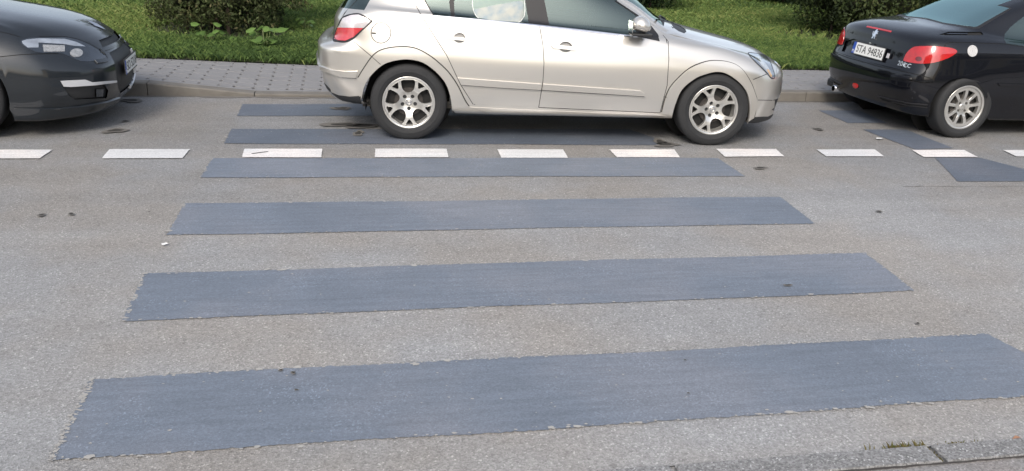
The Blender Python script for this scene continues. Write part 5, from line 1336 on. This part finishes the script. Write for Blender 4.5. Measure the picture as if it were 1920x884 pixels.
s.reg('front_bumper', [(-.5, -.6), (4.0, -.6)] + p([(26, 228), (28, 205), (26, 190)]) + [(4.3, 3.2)] + p([(0, 107), (40, 103), (73, 101.5), (109, 101), (126, 105), (142, 113), (160, 117), (179, 115), (198, 113)]) + [(1.2, 5.15), (-.5, 5.15)], NV)
s.reg('bonnet', [(-.5, 5.75)] + [(1.0, 5.75)] + p([(203, 108), (185, 93), (167, 82), (144, 74), (121, 69.5), (73, 69), (38, 70), (0, 60)]) + [(5.1, 7.6), (4.6, 7.95), (-.5, 7.97)], NV)
s.reg('grille', [(-.5, 5.25), (1.15, 5.25)] + p([(200, 113), (202, 109)]) + [(1.0, 5.75), (-.5, 5.75)], MT['dark'], off=-.02)
s.reg('bumper_lip', s.strip([(-.4, 5.22), (.6, 5.22), (1.2, 5.18)] + p([(198, 114.5), (179, 117)]), .035), NV, off=.012, rim=.01)
s.reg('headlight', s.sm(lamp), MT['headd'], off=.003, rim=.006, pair=True)
s.reg('lamp_reflector', p([(41, 78), (50, 75), (73, 73), (121, 74), (144, 80), (160, 88), (140, 87), (121, 83.5), (72, 80.5), (72, 90), (52, 90), (43, 83)], True), MT['headl'], off=.005, parent='headlight', pair=True)
s.reg('main_lamp', p([(80, 85), (121, 86.5), (121, 97.5), (82, 98)], True), MT['lampw'], off=.007, rim=.004, parent='headlight', pair=True)
s.reg('main_lamp', p(ell((143, 100), 12, 8, 18), True), MT['lampw'], off=.007, rim=.004, parent='headlight', pair=True)
s.reg('fog_recess', p([(119, 164), (140, 163), (195, 158), (203, 170), (200, 184.5), (141, 187), (129, 179)], True), MT['dark'], off=-.016)
s.reg('fog_light', p([(180, 168), (196, 167), (195, 182), (181, 183)], True), MT['headd'], off=-.004, parent='front_bumper', pair=True)
s.reg('chrome_trim', p([(113, 152), (159.5, 149.7), (173, 154.8), (217, 151.4), (217, 155), (178, 160), (132, 163), (119, 162.4)], True), MT['trim'], off=.012, rim=.012, pair=True)
s.reg('bumper_skirt', p([(27, 203.5), (104, 203), (150, 199), (200, 190), (222, 182), (216, 199), (150, 220), (90, 233), (27, 236)], True), NV, off=.020, rim=.02)  # raised step added so its top edge catches a bright band of sky
s.reg('intake', [(-.5, 2.0), (.9, 2.0), (1.15, 2.5), (1.2, 3.6), (1.0, 4.9), (-.5, 5.0)], MT['dark'], off=-.012)
s.reg('intake_rim', s.strip([(.80, 4.3), (.84, 3.3), (.82, 2.5), (.66, 2.05), (.4, 1.93), (.1, 1.9)], .03), MT['trim'], off=.012, rim=.008, side='L')
s.reg('windscreen', [(-.5, 8.1), (3.5, 8.1), (4.2, 9.0), (4.3, 9.9), (-.5, 9.95)], MT['glass'], off=-.004)
s.reg('side_window', [(6.0, 8.15), (9.0, 8.15), (9.6, 8.6), (9.0, 9.75), (6.0, 9.75), (5.4, 8.8)], MT['glass'], off=-.003, pair=True)
s.reg('rear_window', [(15, 8.1), (12.4, 8.1), (12.2, 9.8), (15, 9.85)], MT['glass'], off=-.004)
s.reg('tail_light', [(11.6, 5.6), (13.0, 5.6), (12.8, 7.0), (11.6, 6.8)], MT['red'], off=.004, pair=True)
for ln in (p([(0, 107), (40, 103), (73, 101.5), (109, 101)]), p([(0, 60), (20, 64.5), (38, 70)]), p([(73, 69), (121, 69), (144, 73), (167, 81.5), (185, 92), (200, 106)]), [(6.0, 1.2), (6.0, 5), (5.9, 7.5)], [(7.6, 1.2), (7.6, 7.7)], [(9.5, 2.4), (9.2, 5), (9.5, 7.7)]):
    s.reg('panel_seam', s.strip(ln, .006), MT['seam'], off=-.003)
s.reg('void', s.line('s', arc((0, .325), .365, -14, 194, 30)) + [(10.9, -.6), (9.2, -.6)], MT['dark'])
s.reg('void', s.line('s', arc((2.756, .325), .362, -14, 194, 30)) + [(6.0, -.6), (4.0, -.6)], MT['dark'])
O = s.build(lag, 'body', NV)
s.liner(lag, (0, 2.756), 1.5, 7.6)
well(lag, 0, .325, .372, .52, .84); well(lag, 2.756, .325, .372, .52, .84)
for (x, right, rot) in ((0, True, 90), (2.756, True, 60), (0, False, 40), (2.756, False, 10)):
    wheel(lag, (x, -.775 if right else .775, .325), .327, .225, .21, 'five', right, rot)
seats(lag, ((1.35, 0), (.5, 0)), .42); steering(lag, 1.75, .36, .9)
MB().box((2.0, 0, .86), (.5, 1.3, .2), bev=.06).build('dashboard', MT['inner'], lag, True)
MB().box((1.4, 0, .24), (3.6, 1.3, .06)).build('floor_pan', MT['dark'], lag)
number_plate(lag, Vector((3.838, 0, .455)), Vector((0, 1, 0)), Vector((-.02, 0, 1)), 'SO 5218')
u, v = s.tr('f', [(0.0, .655)])[0]
u, v = s.tr('t', [(3.60, .0)])[0]; P, n = s.place(u, v)
dia = [(0, 1.7), (1, 0), (0, -1.7), (-1, 0)]; dib = [(0, 1.0), (.5, 0), (0, -1.0), (-.5, 0)]
V = [(q[0] * .048, q[1] * .048, .002) for q in dia] + [(q[0] * .048, q[1] * .048, .010) for q in dib] + [(q[0] * .042, q[1] * .048, .002) for q in [(0, .55), (.25, 0), (0, -.55), (-.25, 0)]]
F = [(i, (i + 1) % 4, 4 + (i + 1) % 4, 4 + i) for i in range(4)] + [(4 + i, 4 + (i + 1) % 4, 8 + (i + 1) % 4, 8 + i) for i in range(4)]
flat(lag, 'diamond_emblem', MT['chrome'], V, F, P + n * .004, Vector((0, 1, 0)), Vector((-1, 0, .5)) - n * n.dot(Vector((-1, 0, .5))))
for m in (-1, 1):
    MB().box((1.95, m * .93, 1.0), (.14, .2, .13), bev=.045).build('door_mirror', NV, lag, True)
